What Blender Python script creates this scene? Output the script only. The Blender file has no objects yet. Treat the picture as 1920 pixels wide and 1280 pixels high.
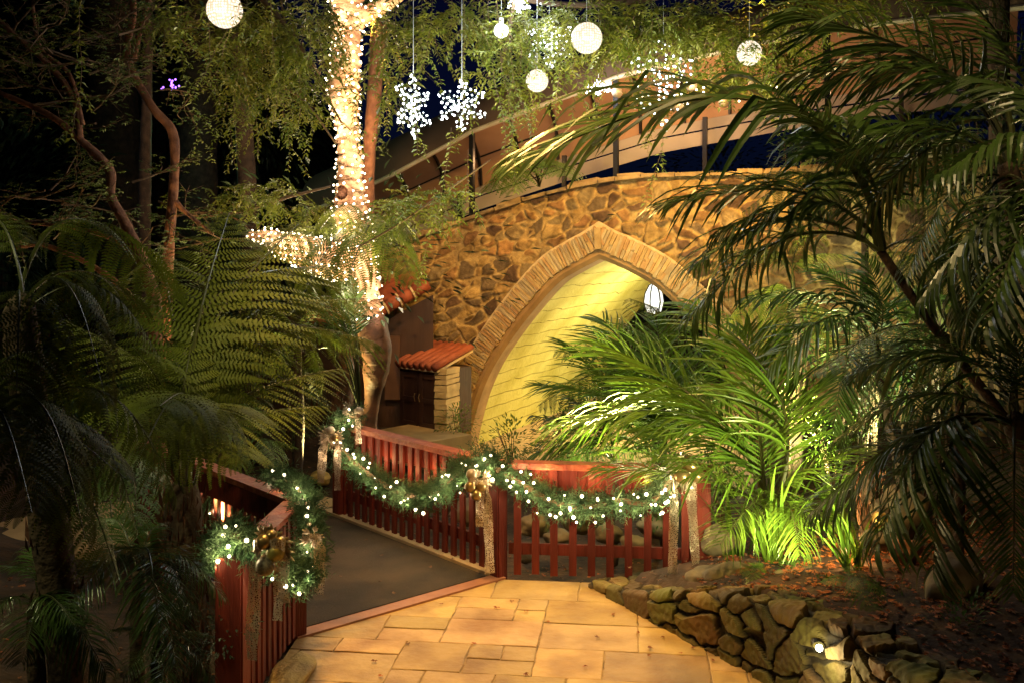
import bpy, bmesh, math, random
import numpy as np
from mathutils import Vector, Matrix, noise
R = random.Random(7)
S = bpy.context.scene
COL = S.collection
pi = math.pi
V = Vector

# ------------------------------------------------------------------ camera / world / exposure
F, H, YH = 1800.0, 2.85, 485.0            # focal length in px of a 1920 wide frame, eye height, horizon row
cam = bpy.data.objects.new('camera', bpy.data.cameras.new('camera')); COL.objects.link(cam); S.camera = cam
cam.location = (0, 0, H); cam.rotation_euler = (pi/2, 0, 0)
cam.data.sensor_width = 36; cam.data.lens = F/1920*36; cam.data.shift_y = -(640-YH)/1920
cam.data.clip_start = .05; cam.data.clip_end = 800
w = bpy.data.worlds.new('World'); S.world = w; w.use_nodes = True
nt = w.node_tree; bg = nt.nodes['Background']
sky = nt.nodes.new('ShaderNodeTexSky'); sky.sky_type = 'NISHITA'; sky.sun_disc = False
sky.sun_elevation = math.radians(-3.2); sky.sun_rotation = 0; sky.ozone_density = 6
nt.links.new(sky.outputs[0], bg.inputs[0]); bg.inputs[1].default_value = .045
S.view_settings.view_transform = 'Standard'; S.view_settings.look = 'None'
S.view_settings.exposure = .7; S.view_settings.gamma = 1
S.render.engine = 'CYCLES'
try:
    S.cycles.sample_clamp_indirect = 1.5; S.cycles.use_denoising = True
    S.cycles.max_bounces = 5; S.cycles.transparent_max_bounces = 12
except Exception: pass

def P(px, py, D): return V(((px-960)/F*D, D, H-(py-YH)/F*D))

AMB = (1, .58, .2); WRM = (1, .72, .42); COOL = (.86, .92, 1)
def lamp(name, kind, loc, energy, color, tgt=None, size=.08, ang=60, blend=.6):
    d = bpy.data.lights.new(name, kind); d.energy = energy; d.color = color
    d.shadow_soft_size = size
    o = bpy.data.objects.new(name, d); COL.objects.link(o); o.location = loc
    if kind == 'SPOT':
        d.spot_size = math.radians(ang); d.spot_blend = blend
        o.rotation_euler = (V(tgt)-V(loc)).to_track_quat('-Z', 'Y').to_euler()
    return o
TH = math.radians(24)
WD = V((math.cos(TH), -math.sin(TH), 0)); WN = V((math.sin(TH), math.cos(TH), 0)); APX = V((1.265, 13.75, 0))
def WS(px, off=0):                          # station along the bridge wall seen at column px, off metres behind its face
    a = APX + WN*off; k = (px-960)/F
    return (k*a.y-a.x)/(WD.x-k*WD.y)
def W(px, py, off=0):
    p = APX + WN*off + WD*WS(px, off)
    return V((p.x, p.y, H-(py-YH)/F*p.y))
def WL(s, z, off=0): return APX + WN*off + WD*s + V((0, 0, z))

# path and garden lamps, with spots added to brighten dim plants
lamp('path_floodlight', 'SPOT', (-.9, 6.6, 6.6), 1400, (1, .59, .16), (.5, 7.0, 0), .1, 60, .7)
lamp('path_floodlight', 'SPOT', (2.2, 5.2, 6.8), 130, (1, .6, .25), (-1.2, 8.8, 0), .1, 60, .8)
lamp('wall_floodlight', 'SPOT', (2.6, 9.2, 6.3), 1750, (1, .57, .14), (1.6, 13.6, 3.0), .12, 66, .8)
lamp('wall_floodlight', 'SPOT', (-1.6, 10.4, 5.5), 330, (1, .58, .22), (-1.0, 14.8, 2.0), .1, 62, .8)
lamp('garden_uplight', 'SPOT', (2.0, 6.72, .75), 230, (1, .92, .42), (2.3, 8.3, 1.7), .05, 120, .8)
lamp('garden_uplight', 'SPOT', (.5, 9.3, .35), 190, (1, .95, .5), (2.4, 9.6, 1.9), .05, 110, .8)
lamp('vine_fill', 'SPOT', (.3, 6.6, 5.4), 120, (1, .9, .45), (-.5, 10, 3.9), .06, 50, .9)  # spot added to brighten the hanging vines from the near side
lamp('tree_uplight', 'SPOT', (.6, 8.9, .3), 1150, (1, .86, .28), (.4, 9.6, 6), .06, 80, .8)
lamp('tree_uplight', 'SPOT', (3.0, 9.6, 1.0), 1050, (1, .84, .26), (2.0, 9.8, 6), .06, 80, .8)
lamp('tree_uplight', 'SPOT', (-2.3, 11.4, .4), 560, (1, .84, .3), (-1.9, 9.7, 6), .06, 90, .8)
lamp('maple_uplight', 'SPOT', (-2.4, 8.2, .6), 520, (1, .62, .24), (-4.2, 9.4, 4.2), .06, 90, .9)
lamp('fern_fill', 'SPOT', (-.6, 4.8, 4.6), 190, (1, .82, .36), (-3.0, 6.8, 1.9), .06, 56, .9)  # high spot aimed down, added to lift the left ferns
lamp('fern_fill', 'SPOT', (-4.6, 10.6, 1.0), 60, (1, .9, .45), (-3.0, 9.0, 2.2), .06, 100, .9)
lamp('fern_fill', 'SPOT', (-3.6, 3.4, 4.4), 190, (.95, .9, .42), (-2.9, 5.4, 1.4), .06, 70, .9)  # another high spot added for the far left ferns
lamp('garden_uplight', 'SPOT', (3.5, 8.9, .95), 330, (.95, 1, .5), (4.0, 10.2, 3.2), .05, 120, .9)  # added to brighten the planting right of the arch
lamp('garden_uplight', 'SPOT', (.75, 10.5, .15), 150, (1, .95, .5), (2.1, 11.4, 1.9), .05, 110, .9)  # added because the fern before the arch was dim
lamp('garden_uplight', 'SPOT', (2.9, 9.4, .6), 300, (1, .98, .45), (3.2, 10.4, 2.4), .05, 120, .9)
lamp('palm_fill', 'SPOT', (1.5, 2.4, 4.6), 75, (1, .72, .34), (2.15, 4.1, 3.1), .06, 50, .9)  # narrow spot added to light the near palm blades
lamp('palm_fill', 'SPOT', (1.2, 4.6, 5.6), 170, (1, .7, .3), (2.7, 5.6, 2.0), .06, 90, .9)  # high spot added to brighten the right palms

# ------------------------------------------------------------------ helpers
class MB:
    def __init__(s): s.v = []; s.f = []; s.m = []; s.c = None
    def add(s, vs, fs, m=0):
        b = len(s.v); s.v += [tuple(x) for x in vs]
        for f in fs: s.f.append(tuple(b+i for i in f)); s.m.append(m)
    def box(s, c, size, ax=None, m=0, jit=0):
        hx, hy, hz = size[0]/2, size[1]/2, size[2]/2
        X, Y, Z = ax if ax else (V((1,0,0)), V((0,1,0)), V((0,0,1)))
        c = V(c); vs = []
        for dz in (-1, 1):
            for dy in (-1, 1):
                for dx in (-1, 1):
                    vs.append(c+X*(dx*hx+R.uniform(-jit, jit))+Y*(dy*hy+R.uniform(-jit, jit))+Z*(dz*hz+R.uniform(-jit, jit)))
        s.add(vs, [(0,2,3,1),(4,5,7,6),(0,1,5,4),(2,6,7,3),(0,4,6,2),(1,3,7,5)], m)
    def tube(s, pts, rad, n=8, m=0, cap=True):
        pts = [V(p) for p in pts]; k = len(pts)
        if not hasattr(rad, '__len__'): rad = [rad]*k
        t0 = (pts[1]-pts[0]).normalized(); u = t0.orthogonal().normalized(); vs = []
        for i in range(k):
            t = (pts[min(i+1, k-1)]-pts[max(i-1, 0)]).normalized()
            u = (u-t*u.dot(t)).normalized(); b = t.cross(u)
            for j in range(n):
                a = 2*pi*j/n; vs.append(pts[i]+(u*math.cos(a)+b*math.sin(a))*rad[i])
        fs = [(i*n+j, i*n+(j+1)%n, (i+1)*n+(j+1)%n, (i+1)*n+j) for i in range(k-1) for j in range(n)]
        if cap: fs += [tuple(range(n-1, -1, -1)), tuple((k-1)*n+j for j in range(n))]
        s.add(vs, fs, m)
    def ball(s, c, r, seg=10, rings=6, m=0, sq=(1,1,1)):
        c = V(c); vs = [c+V((0,0,r*sq[2]))]
        for i in range(1, rings):
            for j in range(seg):
                a = pi*i/rings; b = 2*pi*j/seg
                vs.append(c+V((r*sq[0]*math.sin(a)*math.cos(b), r*sq[1]*math.sin(a)*math.sin(b), r*sq[2]*math.cos(a))))
        vs.append(c-V((0,0,r*sq[2]))); fs = [(0, 1+j, 1+(j+1)%seg) for j in range(seg)]
        for i in range(rings-2):
            for j in range(seg):
                a = 1+i*seg; fs.append((a+j, a+seg+j, a+seg+(j+1)%seg, a+(j+1)%seg))
        e = len(vs)-1; a = 1+(rings-2)*seg; fs += [(a+j, e, a+(j+1)%seg) for j in range(seg)]
        s.add(vs, fs, m)
    def leaf(s, p, d, up, L, wd, m=0, bend=.25):
        d = d.normalized(); sd = d.cross(up)
        if sd.length < 1e-3: sd = d.orthogonal()
        sd.normalize(); n = sd.cross(d)
        q = p+d*L*.45+n*(L*bend*.3)
        s.add([p, q+sd*wd*.5, p+d*L-n*(L*bend*.3), q-sd*wd*.5], [(0, 1, 2), (0, 2, 3)], m)
    def mesh(s, name, mats, smooth=False):
        me = bpy.data.meshes.new(name); me.from_pydata(s.v, [], s.f)
        for m in (mats if isinstance(mats, (list, tuple)) else [mats]): me.materials.append(m)
        if any(s.m): me.polygons.foreach_set('material_index', s.m)
        if smooth: me.polygons.foreach_set('use_smooth', [True]*len(s.f))
        if s.c is not None:
            at = me.color_attributes.new('tone', 'FLOAT_COLOR', 'POINT')
            at.data.foreach_set('color', np.asarray(s.c, dtype=np.float32).ravel())
        me.update(); return me
    def build(s, name, mats, parent=None, smooth=False):
        o = bpy.data.objects.new(name, s.mesh(name, mats, smooth)); COL.objects.link(o)
        if parent:
            o.parent = parent; o.location = -wloc(parent)
        return o
def wloc(o):
    l = V(o.location)
    while o.parent: o = o.parent; l += V(o.location)
    return l
def inst(name, me, parent, M):             # one more object on shared mesh data, M in world space
    o = bpy.data.objects.new(name, me); COL.objects.link(o)
    if parent:
        o.parent = parent; M = Matrix.Translation(-wloc(parent)) @ M
    o.matrix_basis = M; return o
def tag(o, label, cat, group=None, kind=None):
    o['label'] = label; o['category'] = cat
    if group: o['group'] = group
    if kind: o['kind'] = kind
    return o
def thing(name, loc, label, cat, group=None):
    o = bpy.data.objects.new(name, None); COL.objects.link(o); o.location = loc; o.empty_display_size = .1
    return tag(o, label, cat, group)
def struct(o): o['kind'] = 'structure'; return o
def lerp(a, b, t): return a+(b-a)*t
def smooth_path(pts, n):                    # Catmull-Rom through points (tuples of equal length)
    P_ = [np.array(p, float) for p in pts]; out = []
    Q = [2*P_[0]-P_[1]]+P_+[2*P_[-1]-P_[-2]]
    for i in range(len(P_)-1):
        for k in range(n):
            t = k/n; a, b, c, d = Q[i:i+4]
            out.append(.5*(2*b+(c-a)*t+(2*a-5*b+4*c-d)*t*t+(3*b-a-3*c+d)*t**3))
    out.append(P_[-1]); return out

# ------------------------------------------------------------------ materials
def mat(name, col, rough=.6, metal=0, col2=None, scale=8, bump=0, bscale=30, emit=None, es=0, trans=0, attr=False, objrand=0, spec=.5, detail=5, stretch=None, lo=.35, hi=.65):
    m = bpy.data.materials.new(name); m.use_nodes = True; N = m.node_tree.nodes; Lk = m.node_tree.links
    b = N['Principled BSDF']; b.inputs['Roughness'].default_value = rough; b.inputs['Metallic'].default_value = metal
    b.inputs['Specular IOR Level'].default_value = spec
    tc = N.new('ShaderNodeTexCoord'); src = tc.outputs['Object']
    if stretch:
        mp = N.new('ShaderNodeMapping'); mp.inputs['Scale'].default_value = stretch; Lk.new(src, mp.inputs[0]); src = mp.outputs[0]
    out = None
    if col2:
        n = N.new('ShaderNodeTexNoise'); n.inputs['Scale'].default_value = scale; n.inputs['Detail'].default_value = detail; Lk.new(src, n.inputs['Vector'])
        r = N.new('ShaderNodeValToRGB'); r.color_ramp.elements[0].color = (*col, 1); r.color_ramp.elements[1].color = (*col2, 1)
        r.color_ramp.elements[0].position = lo; r.color_ramp.elements[1].position = hi
        Lk.new(n.outputs['Fac'], r.inputs[0]); out = r.outputs[0]
    if attr:
        a = N.new('ShaderNodeAttribute'); a.attribute_name = 'tone'
        if out:
            x = N.new('ShaderNodeMix'); x.data_type = 'RGBA'; x.blend_type = 'MULTIPLY'; x.inputs[0].default_value = 1
            Lk.new(out, x.inputs[6]); Lk.new(a.outputs['Color'], x.inputs[7]); out = x.outputs[2]
        else: out = a.outputs['Color']
    if objrand:
        oi = N.new('ShaderNodeObjectInfo'); hs = N.new('ShaderNodeHueSaturation')
        mr = N.new('ShaderNodeMapRange'); mr.inputs[3].default_value = 1-objrand; mr.inputs[4].default_value = 1+objrand
        Lk.new(oi.outputs['Random'], mr.inputs[0]); Lk.new(mr.outputs[0], hs.inputs['Value'])
        if out: Lk.new(out, hs.inputs['Color'])
        else: hs.inputs['Color'].default_value = (*col, 1)
        out = hs.outputs[0]
    if out: Lk.new(out, b.inputs['Base Color'])
    else: b.inputs['Base Color'].default_value = (*col, 1)
    if bump:
        n2 = N.new('ShaderNodeTexNoise'); n2.inputs['Scale'].default_value = bscale; n2.inputs['Detail'].default_value = 6; Lk.new(src, n2.inputs['Vector'])
        bp = N.new('ShaderNodeBump'); bp.inputs['Strength'].default_value = bump; bp.inputs['Distance'].default_value = .02
        Lk.new(n2.outputs['Fac'], bp.inputs['Height']); Lk.new(bp.outputs[0], b.inputs['Normal'])
    if emit:
        b.inputs['Emission Color'].default_value = (*emit, 1); b.inputs['Emission Strength'].default_value = es
        m.cycles.emission_sampling = 'NONE'
    if trans:
        t = N.new('ShaderNodeBsdfTranslucent'); mx = N.new('ShaderNodeMixShader'); mx.inputs[0].default_value = trans
        if out: Lk.new(out, t.inputs[0])
        else: t.inputs[0].default_value = (*col, 1)
        Lk.new(b.outputs[0], mx.inputs[1]); Lk.new(t.outputs[0], mx.inputs[2]); Lk.new(mx.outputs[0], N['Material Output'].inputs[0])
    return m
M_soil = mat('soil', (.022,.012,.007), .95, col2=(.07,.035,.018), scale=5, bump=.8, bscale=25)
M_stone = mat('rubble_stone', (.45,.38,.3), .85, col2=(1,.95,.85), scale=9, detail=10, bump=1, bscale=22, attr=True)
M_brick = mat('thin_brick', (.32,.21,.09), .85, col2=(.52,.37,.18), scale=5, bump=.5, bscale=30)
M_reveal = mat('arch_plaster', (.22,.13,.055), .85, col2=(.34,.21,.09), scale=3, bump=.25, bscale=40)
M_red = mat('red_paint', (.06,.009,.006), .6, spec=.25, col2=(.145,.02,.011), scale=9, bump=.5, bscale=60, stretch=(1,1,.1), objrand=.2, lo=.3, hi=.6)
M_redcap = mat('top_rail_red', (.22,.032,.014), .5, col2=(.36,.10,.045), scale=16, bump=.4, bscale=40)  # paler, more orange mottled red for the top rails
M_deck = mat('deck_mat', (.026,.015,.008), .85, col2=(.07,.042,.022), scale=1.8, detail=12, bump=1, bscale=210, stretch=(1,1,1))
M_board = mat('kerb_board', (.30,.2,.12), .7, col2=(.42,.3,.18), scale=4, bump=.2)
M_thresh = mat('threshold_board', (.24,.09,.045), .6, col2=(.34,.14,.07), scale=4, bump=.2)
M_slab = mat('sandstone_slab', (.55,.42,.28), .6, col2=(1,.95,.8), scale=2.6, detail=12, lo=.3, hi=.58, bump=.6, bscale=14, attr=True)
M_joint = mat('paving_joint', (.14,.085,.04), .95, col2=(.45,.3,.15), scale=6, detail=8)
M_path = mat('path_concrete', (.33,.22,.10), .85, col2=(.45,.31,.15), scale=3, bump=.2)
M_moss = mat('mossy_stone', (.62,.5,.38), .85, col2=(.5,.6,.22), scale=3, bump=.9, bscale=14, attr=True)
M_rock = mat('boulder_stone', (.09,.065,.04), .8, col2=(.2,.15,.08), scale=5, bump=.5, bscale=18, objrand=.35)
M_rocky = mat('yellow_boulder', (.35,.22,.05), .7, col2=(.5,.34,.1), scale=4, bump=.4)
M_canvas = mat('awning_canvas', (.26,.155,.085), .85, col2=(.34,.21,.115), scale=2, bump=.1)
M_canvout = mat('awning_outside', (.09,.055,.035), .9, col2=(.13,.08,.05), scale=1.5)
M_hem = mat('cream_hem', (.6,.5,.33), .7, col2=(.7,.6,.42), scale=4)
M_val = mat('beige_beam', (.24,.22,.18), .7, col2=(.32,.29,.24), scale=2)
M_iron = mat('dark_metal', (.02,.018,.017), .4, .6)
M_tile = mat('terracotta_tile', (.22,.045,.02), .7, col2=(.36,.09,.04), scale=7, bump=.25, objrand=.15)
M_mort = mat('pale_mortar', (.5,.36,.2), .9, col2=(.6,.46,.28), scale=9, bump=.4)
M_dwood = mat('dark_brown_wood', (.028,.011,.007), .55, col2=(.05,.02,.012), scale=6, bump=.2, stretch=(1,1,.15))
M_bark = mat('reddish_bark', (.13,.05,.025), .8, col2=(.28,.12,.06), scale=9, bump=.8, bscale=24)
M_bark2 = mat('dark_bark', (.03,.017,.01), .9, col2=(.07,.04,.022), scale=9, bump=1, bscale=24)
M_trunk = mat('pale_palm_bark', (.28,.13,.06), .8, col2=(.60,.38,.22), scale=6, bump=.8, bscale=22)
M_pod = mat('smooth_brown_trunk', (.07,.028,.014), .6, col2=(.22,.09,.045), scale=5, bump=.6, bscale=14)
M_twig = mat('twig', (.12,.07,.035), .8)
M_vine = mat('vine_leaf', (.085,.125,.012), .42, col2=(.17,.17,.022), scale=3, trans=.35, objrand=.3)
M_palm = mat('palm_leaf', (.03,.06,.012), .33, col2=(.055,.1,.02), scale=2, trans=.2, objrand=.35)
M_palmd = mat('old_palm_leaf', (.028,.035,.008), .4, col2=(.05,.055,.014), scale=2, trans=.12, objrand=.35)
M_strap = mat('strap_leaf', (.06,.13,.012), .35, col2=(.12,.2,.02), scale=2, trans=.3, objrand=.2)
M_fern = mat('fern_leaf', (.045,.066,.009), .6, col2=(.085,.105,.013), spec=.2, scale=2, trans=.25, objrand=.3)
M_ferng = mat('bright_fern_leaf', (.04,.1,.016), .5, col2=(.09,.15,.02), scale=2, trans=.3, objrand=.25)
M_maple = mat('maple_leaf', (.04,.07,.015), .5, col2=(.09,.11,.02), scale=2, trans=.35, objrand=.3)
M_dark = mat('dark_leaf', (.012,.025,.01), .5, col2=(.03,.05,.016), scale=2, trans=.15, objrand=.4)
M_pine = mat('garland_needles', (.02,.06,.024), .5, col2=(.10,.16,.075), scale=9, trans=.1)
M_litter = mat('fallen_leaf', (.24,.06,.015), .6, col2=(.4,.13,.03), scale=3, objrand=.4)
M_litterb = mat('dry_leaf', (.10,.045,.02), .7, col2=(.2,.09,.04), scale=3)
M_gold = mat('gold_ornament', (.34,.24,.11), .3, .75)
M_olive = mat('olive_bauble', (.30,.25,.07), .4, .3)
M_silver = mat('silver_leaf', (.42,.35,.26), .4, .3, col2=(.26,.2,.14), scale=20)
M_bulb = mat('warm_bulb', (1,.9,.7), .5, emit=(1,.82,.52), es=5)
M_bulbc = mat('white_bulb', (1,1,1), .5, emit=(.88,.97,1), es=4)
M_wire = mat('green_wire', (.01,.02,.01), .5)
M_cord = mat('pale_cord', (.5,.52,.55), .5)
M_fibd = mat('dark_fibres', (.07,.022,.01), .8, col2=(.16,.06,.03), scale=9, bump=.5)
M_fib = mat('fibrous_bark', (.22,.08,.04), .8, col2=(.42,.2,.1), scale=9, bump=.5)
def m_ball():
    m = bpy.data.materials.new('glowing_ball'); m.use_nodes = True; N = m.node_tree.nodes; L = m.node_tree.links
    b = N['Principled BSDF']; tc = N.new('ShaderNodeTexCoord')
    v = N.new('ShaderNodeTexVoronoi'); v.inputs['Scale'].default_value = 6.2; v.inputs['Randomness'].default_value = .25
    r = N.new('ShaderNodeValToRGB'); e = r.color_ramp.elements
    e[0].position = .25; e[0].color = (1, .97, .86, 1); e[1].position = .55; e[1].color = (.6, .43, .26, 1)
    L.new(tc.outputs['Object'], v.inputs['Vector']); L.new(v.outputs['Distance'], r.inputs[0])
    b.inputs['Base Color'].default_value = (.08,.08,.08,1); L.new(r.outputs[0], b.inputs['Emission Color']); b.inputs['Emission Strength'].default_value = 1.0
    m.cycles.emission_sampling = 'NONE'; return m
M_ball = m_ball()
def m_net():
    m = bpy.data.materials.new('net_ribbon'); m.use_nodes = True; N = m.node_tree.nodes; L = m.node_tree.links
    b = N['Principled BSDF']; b.inputs['Base Color'].default_value = (.55,.44,.36,1); b.inputs['Roughness'].default_value = .35; b.inputs['Metallic'].default_value = .3
    tc = N.new('ShaderNodeTexCoord'); v = N.new('ShaderNodeTexVoronoi'); v.feature = 'DISTANCE_TO_EDGE'; v.inputs['Scale'].default_value = 75; v.inputs['Randomness'].default_value = .8
    c = N.new('ShaderNodeMath'); c.operation = 'GREATER_THAN'; c.inputs[1].default_value = .16
    t = N.new('ShaderNodeBsdfTransparent'); mx = N.new('ShaderNodeMixShader')
    L.new(tc.outputs['Object'], v.inputs['Vector']); L.new(v.outputs['Distance'], c.inputs[0]); L.new(c.outputs[0], mx.inputs[0])
    L.new(b.outputs[0], mx.inputs[1]); L.new(t.outputs[0], mx.inputs[2]); L.new(mx.outputs[0], N['Material Output'].inputs[0]); return m
M_net = m_net()
def m_tunnel():
    m = mat('board_marked_yellow_concrete', (.38,.33,.055), .7, col2=(.60,.55,.16), scale=1.6, detail=10, bump=0, lo=.3, hi=.7)
    N = m.node_tree.nodes; L = m.node_tree.links; tc = N.new('ShaderNodeTexCoord')
    sp = N.new('ShaderNodeSeparateXYZ'); L.new(tc.outputs['Object'], sp.inputs[0])
    n = N.new('ShaderNodeTexNoise'); n.inputs['Scale'].default_value = 2.5; L.new(tc.outputs['Object'], n.inputs['Vector'])
    ad = N.new('ShaderNodeMath'); ad.operation = 'MULTIPLY_ADD'; ad.inputs[1].default_value = .09; L.new(n.outputs['Fac'], ad.inputs[0]); L.new(sp.outputs['Z'], ad.inputs[2])
    wv = N.new('ShaderNodeMath'); wv.operation = 'MULTIPLY'; wv.inputs[1].default_value = 1/.19; L.new(ad.outputs[0], wv.inputs[0])
    fr = N.new('ShaderNodeMath'); fr.operation = 'FRACT'; L.new(wv.outputs[0], fr.inputs[0])
    pk = N.new('ShaderNodeValToRGB'); e = pk.color_ramp.elements; e[0].position = 0; e[0].color = (.35,.35,.35,1); e[1].position = .05; e[1].color = (1,1,1,1); L.new(fr.outputs[0], pk.inputs[0])
    n3 = N.new('ShaderNodeTexNoise'); n3.inputs['Scale'].default_value = 14; n3.inputs['Detail'].default_value = 6; L.new(tc.outputs['Object'], n3.inputs['Vector'])
    mm = N.new('ShaderNodeMath'); mm.operation = 'MULTIPLY_ADD'; mm.inputs[1].default_value = .35; L.new(n3.outputs['Fac'], mm.inputs[0]); L.new(pk.outputs[0], mm.inputs[2])
    bp = N.new('ShaderNodeBump'); bp.inputs['Strength'].default_value = 1; bp.inputs['Distance'].default_value = .035; n4 = N.new('ShaderNodeTexNoise'); n4.inputs['Scale'].default_value = 1.7; n4.inputs['Detail'].default_value = 8; L.new(tc.outputs['Object'], n4.inputs['Vector'])
    r4 = N.new('ShaderNodeValToRGB'); r4.color_ramp.elements[0].position = .53; r4.color_ramp.elements[1].position = .66; L.new(n4.outputs['Fac'], r4.inputs[0])
    mxl = N.new('ShaderNodeMath'); mxl.operation = 'MAXIMUM'; L.new(pk.outputs[0], mxl.inputs[0]); L.new(r4.outputs[0], mxl.inputs[1])
    L.new(mxl.outputs[0], mm.inputs[2])
    L.new(mm.outputs[0], bp.inputs['Height']); L.new(bp.outputs[0], N['Principled BSDF'].inputs['Normal'])
    return m
M_tun = m_tunnel()

# ------------------------------------------------------------------ layout
UB = V((-.66, .751, 0)); TB = V((.751, .66, 0))           # bridge direction, threshold direction
cL = V((-1.64, 7.27, 0)); cM = V((-.12, 8.62, 0)); cR0 = cM+UB*2.68; cRW = V((1.60, 8.41, 0)); cN = V((-1.70, 5.85, 0))
RET = smooth_path([(.66,8.34,.07),(.98,7.75,.17),(1.30,7.2,.33),(1.54,6.8,.46),(1.72,6.45,.53),(1.90,6.02,.56),(2.06,5.6,.58),(2.17,5.15,.60),(2.24,4.6,.62),(2.3,3.8,.62)], 8)
RETn = np.array(RET)
def gz(x, y):
    z = -.03
    nz = noise.noise(V((x*.9, y*.9, 0)))*.1+noise.noise(V((x*3, y*3, 5)))*.035
    # garden to the right, held by the dry stone wall
    d = np.hypot(RETn[:,0]-x, RETn[:,1]-y); i = int(d.argmin()); q = RETn[i]
    if i == 0: nrm = (0, 1)
    else: t = RETn[min(i+1, len(RETn)-1)][:2]-RETn[i-1][:2]; nrm = (-t[1], t[0])
    side = (x-q[0])*nrm[0]+(y-q[1])*nrm[1]
    if (side > 0 and x > .9 and y < 8.3) or (x > 1.75 and y >= 8.3):
        dd = d[i]; k = min(1, max(0, (dd-.12)/.15))
        h = q[2]*.92+min(dd, 5)*.13+nz
        if y > 8.3: h = lerp(.12+nz, h, min(1, max(0, (x-1.75)/1.0)))
        z = lerp(-.06, h, k)
    elif y > 8.25 and x > cM.x-.0:
        z = -.22+nz
    rel = V((x, y, 0))-cL; u = rel.dot(UB); t = rel.dot(TB)
    if u > 0.1 and t < -.1: z = min(z, -.1)+nz+min(.5, max(0, (-t-.4)*.2))
    if t < 0 and x < -1.8 and u <= .1: z = -.12+nz
    if 0 <= t <= 2.1 and u > -.2: z = -.12
    if t > 2.05 and u > .1 and x < 1.9: z = -.28+nz+min(.62, max(0, (y-11.2)*.25))*min(1, max(0, (-x-.75)*2.2))
    if u > 4.2: z = max(z, -.06+nz*.5+min(.4, max(0, (u-4.5)*.12)))
    if y < 8.2 and -1.75 < x < .7: z = -.08
    q_ = V((x, y, 0))-APX; of = q_.dot(WN); st = q_.dot(WD)
    if -2.4 < st < 2.7 and of > -3: z = lerp(z, -.1+nz*.4, min(1, (of+3)/1.5)*min(1, (2.7-st)/.4))
    return z
def axis(lo, hi, st, far):
    a = list(np.arange(lo, hi, st)); o = 1.5; b = []; 
    while o < far: b.append(hi+o); o *= 1.8
    c = []; o = 1.5
    while o < far: c.append(lo-o); o *= 1.8
    return c[::-1]+a+b
xs = axis(-8, 9, .14, 400); ys = axis(2, 20, .14, 400)
g = MB(); nx = len(xs)
for y in ys:
    for x in xs: g.v.append((x, y, gz(x, y)))
for j in range(len(ys)-1):
    for i in range(nx-1): g.f.append((j*nx+i, j*nx+i+1, (j+1)*nx+i+1, (j+1)*nx+i)); g.m.append(0)
struct(g.build('ground', M_soil, smooth=True))

hb = MB(); hn_ = 60
for i in range(hn_+1):
    x = -46+44*i/hn_; top_h = 2+15*min(1, (hn_-i)/14)+1.6*noise.noise(V((x*.35, 0, 0)))+.8*noise.noise(V((x*1.3, 0, 3)))
    for f, dy in ((0, 0), (.3, 2), (.7, 4), (1, 8), (.6, 16), (0, 22)): hb.v.append((x+noise.noise(V((x, dy, f*9)))*.6, 27+dy+noise.noise(V((x*.8, dy, 0)))*1.5, top_h*f-.2))
hb.f = [(i*6+j, (i+1)*6+j, (i+1)*6+j+1, i*6+j+1) for i in range(hn_) for j in range(5)]; hb.m = [0]*len(hb.f)
struct(hb.build('sky_block_ridge', mat('sky_block_dark', (.006,.012,.005), .95, col2=(.02,.028,.012), scale=2, bump=1, bscale=4), None, True))  # dark ridge added to block the sky at the left
# paving: sandstone slabs of mixed sizes, clipped to the forecourt
PAVE = [(-1.62,7.25),(-.14,8.56),(.75,8.47),(1.75,7.0),(2.7,5.6),(2.7,1.5),(-1.5,1.5),(-1.66,5.9)]
def clip(poly, clipper):
    out = poly
    for i in range(len(clipper)):
        a = clipper[i]; b = clipper[(i+1) % len(clipper)]; inp = out; out = []
        ins = lambda p: (b[0]-a[0])*(p[1]-a[1])-(b[1]-a[1])*(p[0]-a[0]) <= 1e-9
        for k in range(len(inp)):
            p = inp[k]; q = inp[(k+1) % len(inp)]
            if ins(p) != ins(q):
                d1 = (b[0]-a[0])*(p[1]-a[1])-(b[1]-a[1])*(p[0]-a[0]); d2 = (b[0]-a[0])*(q[1]-a[1])-(b[1]-a[1])*(q[0]-a[0]); t = d1/(d1-d2)
                X = (p[0]+(q[0]-p[0])*t, p[1]+(q[1]-p[1])*t)
            if ins(p): out.append(p)
            if ins(p) != ins(q): out.append(X)
        if not out: return []
    return out
jb = MB(); jb.add([(x, y, -.010) for x, y in PAVE], [tuple(range(len(PAVE)-1, -1, -1))]); struct(jb.build('paving_bed', M_joint))
sl = MB(); sl.c = []; u0 = .245; occ = {}
ca, sa = math.cos(-.12), math.sin(-.12)
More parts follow.
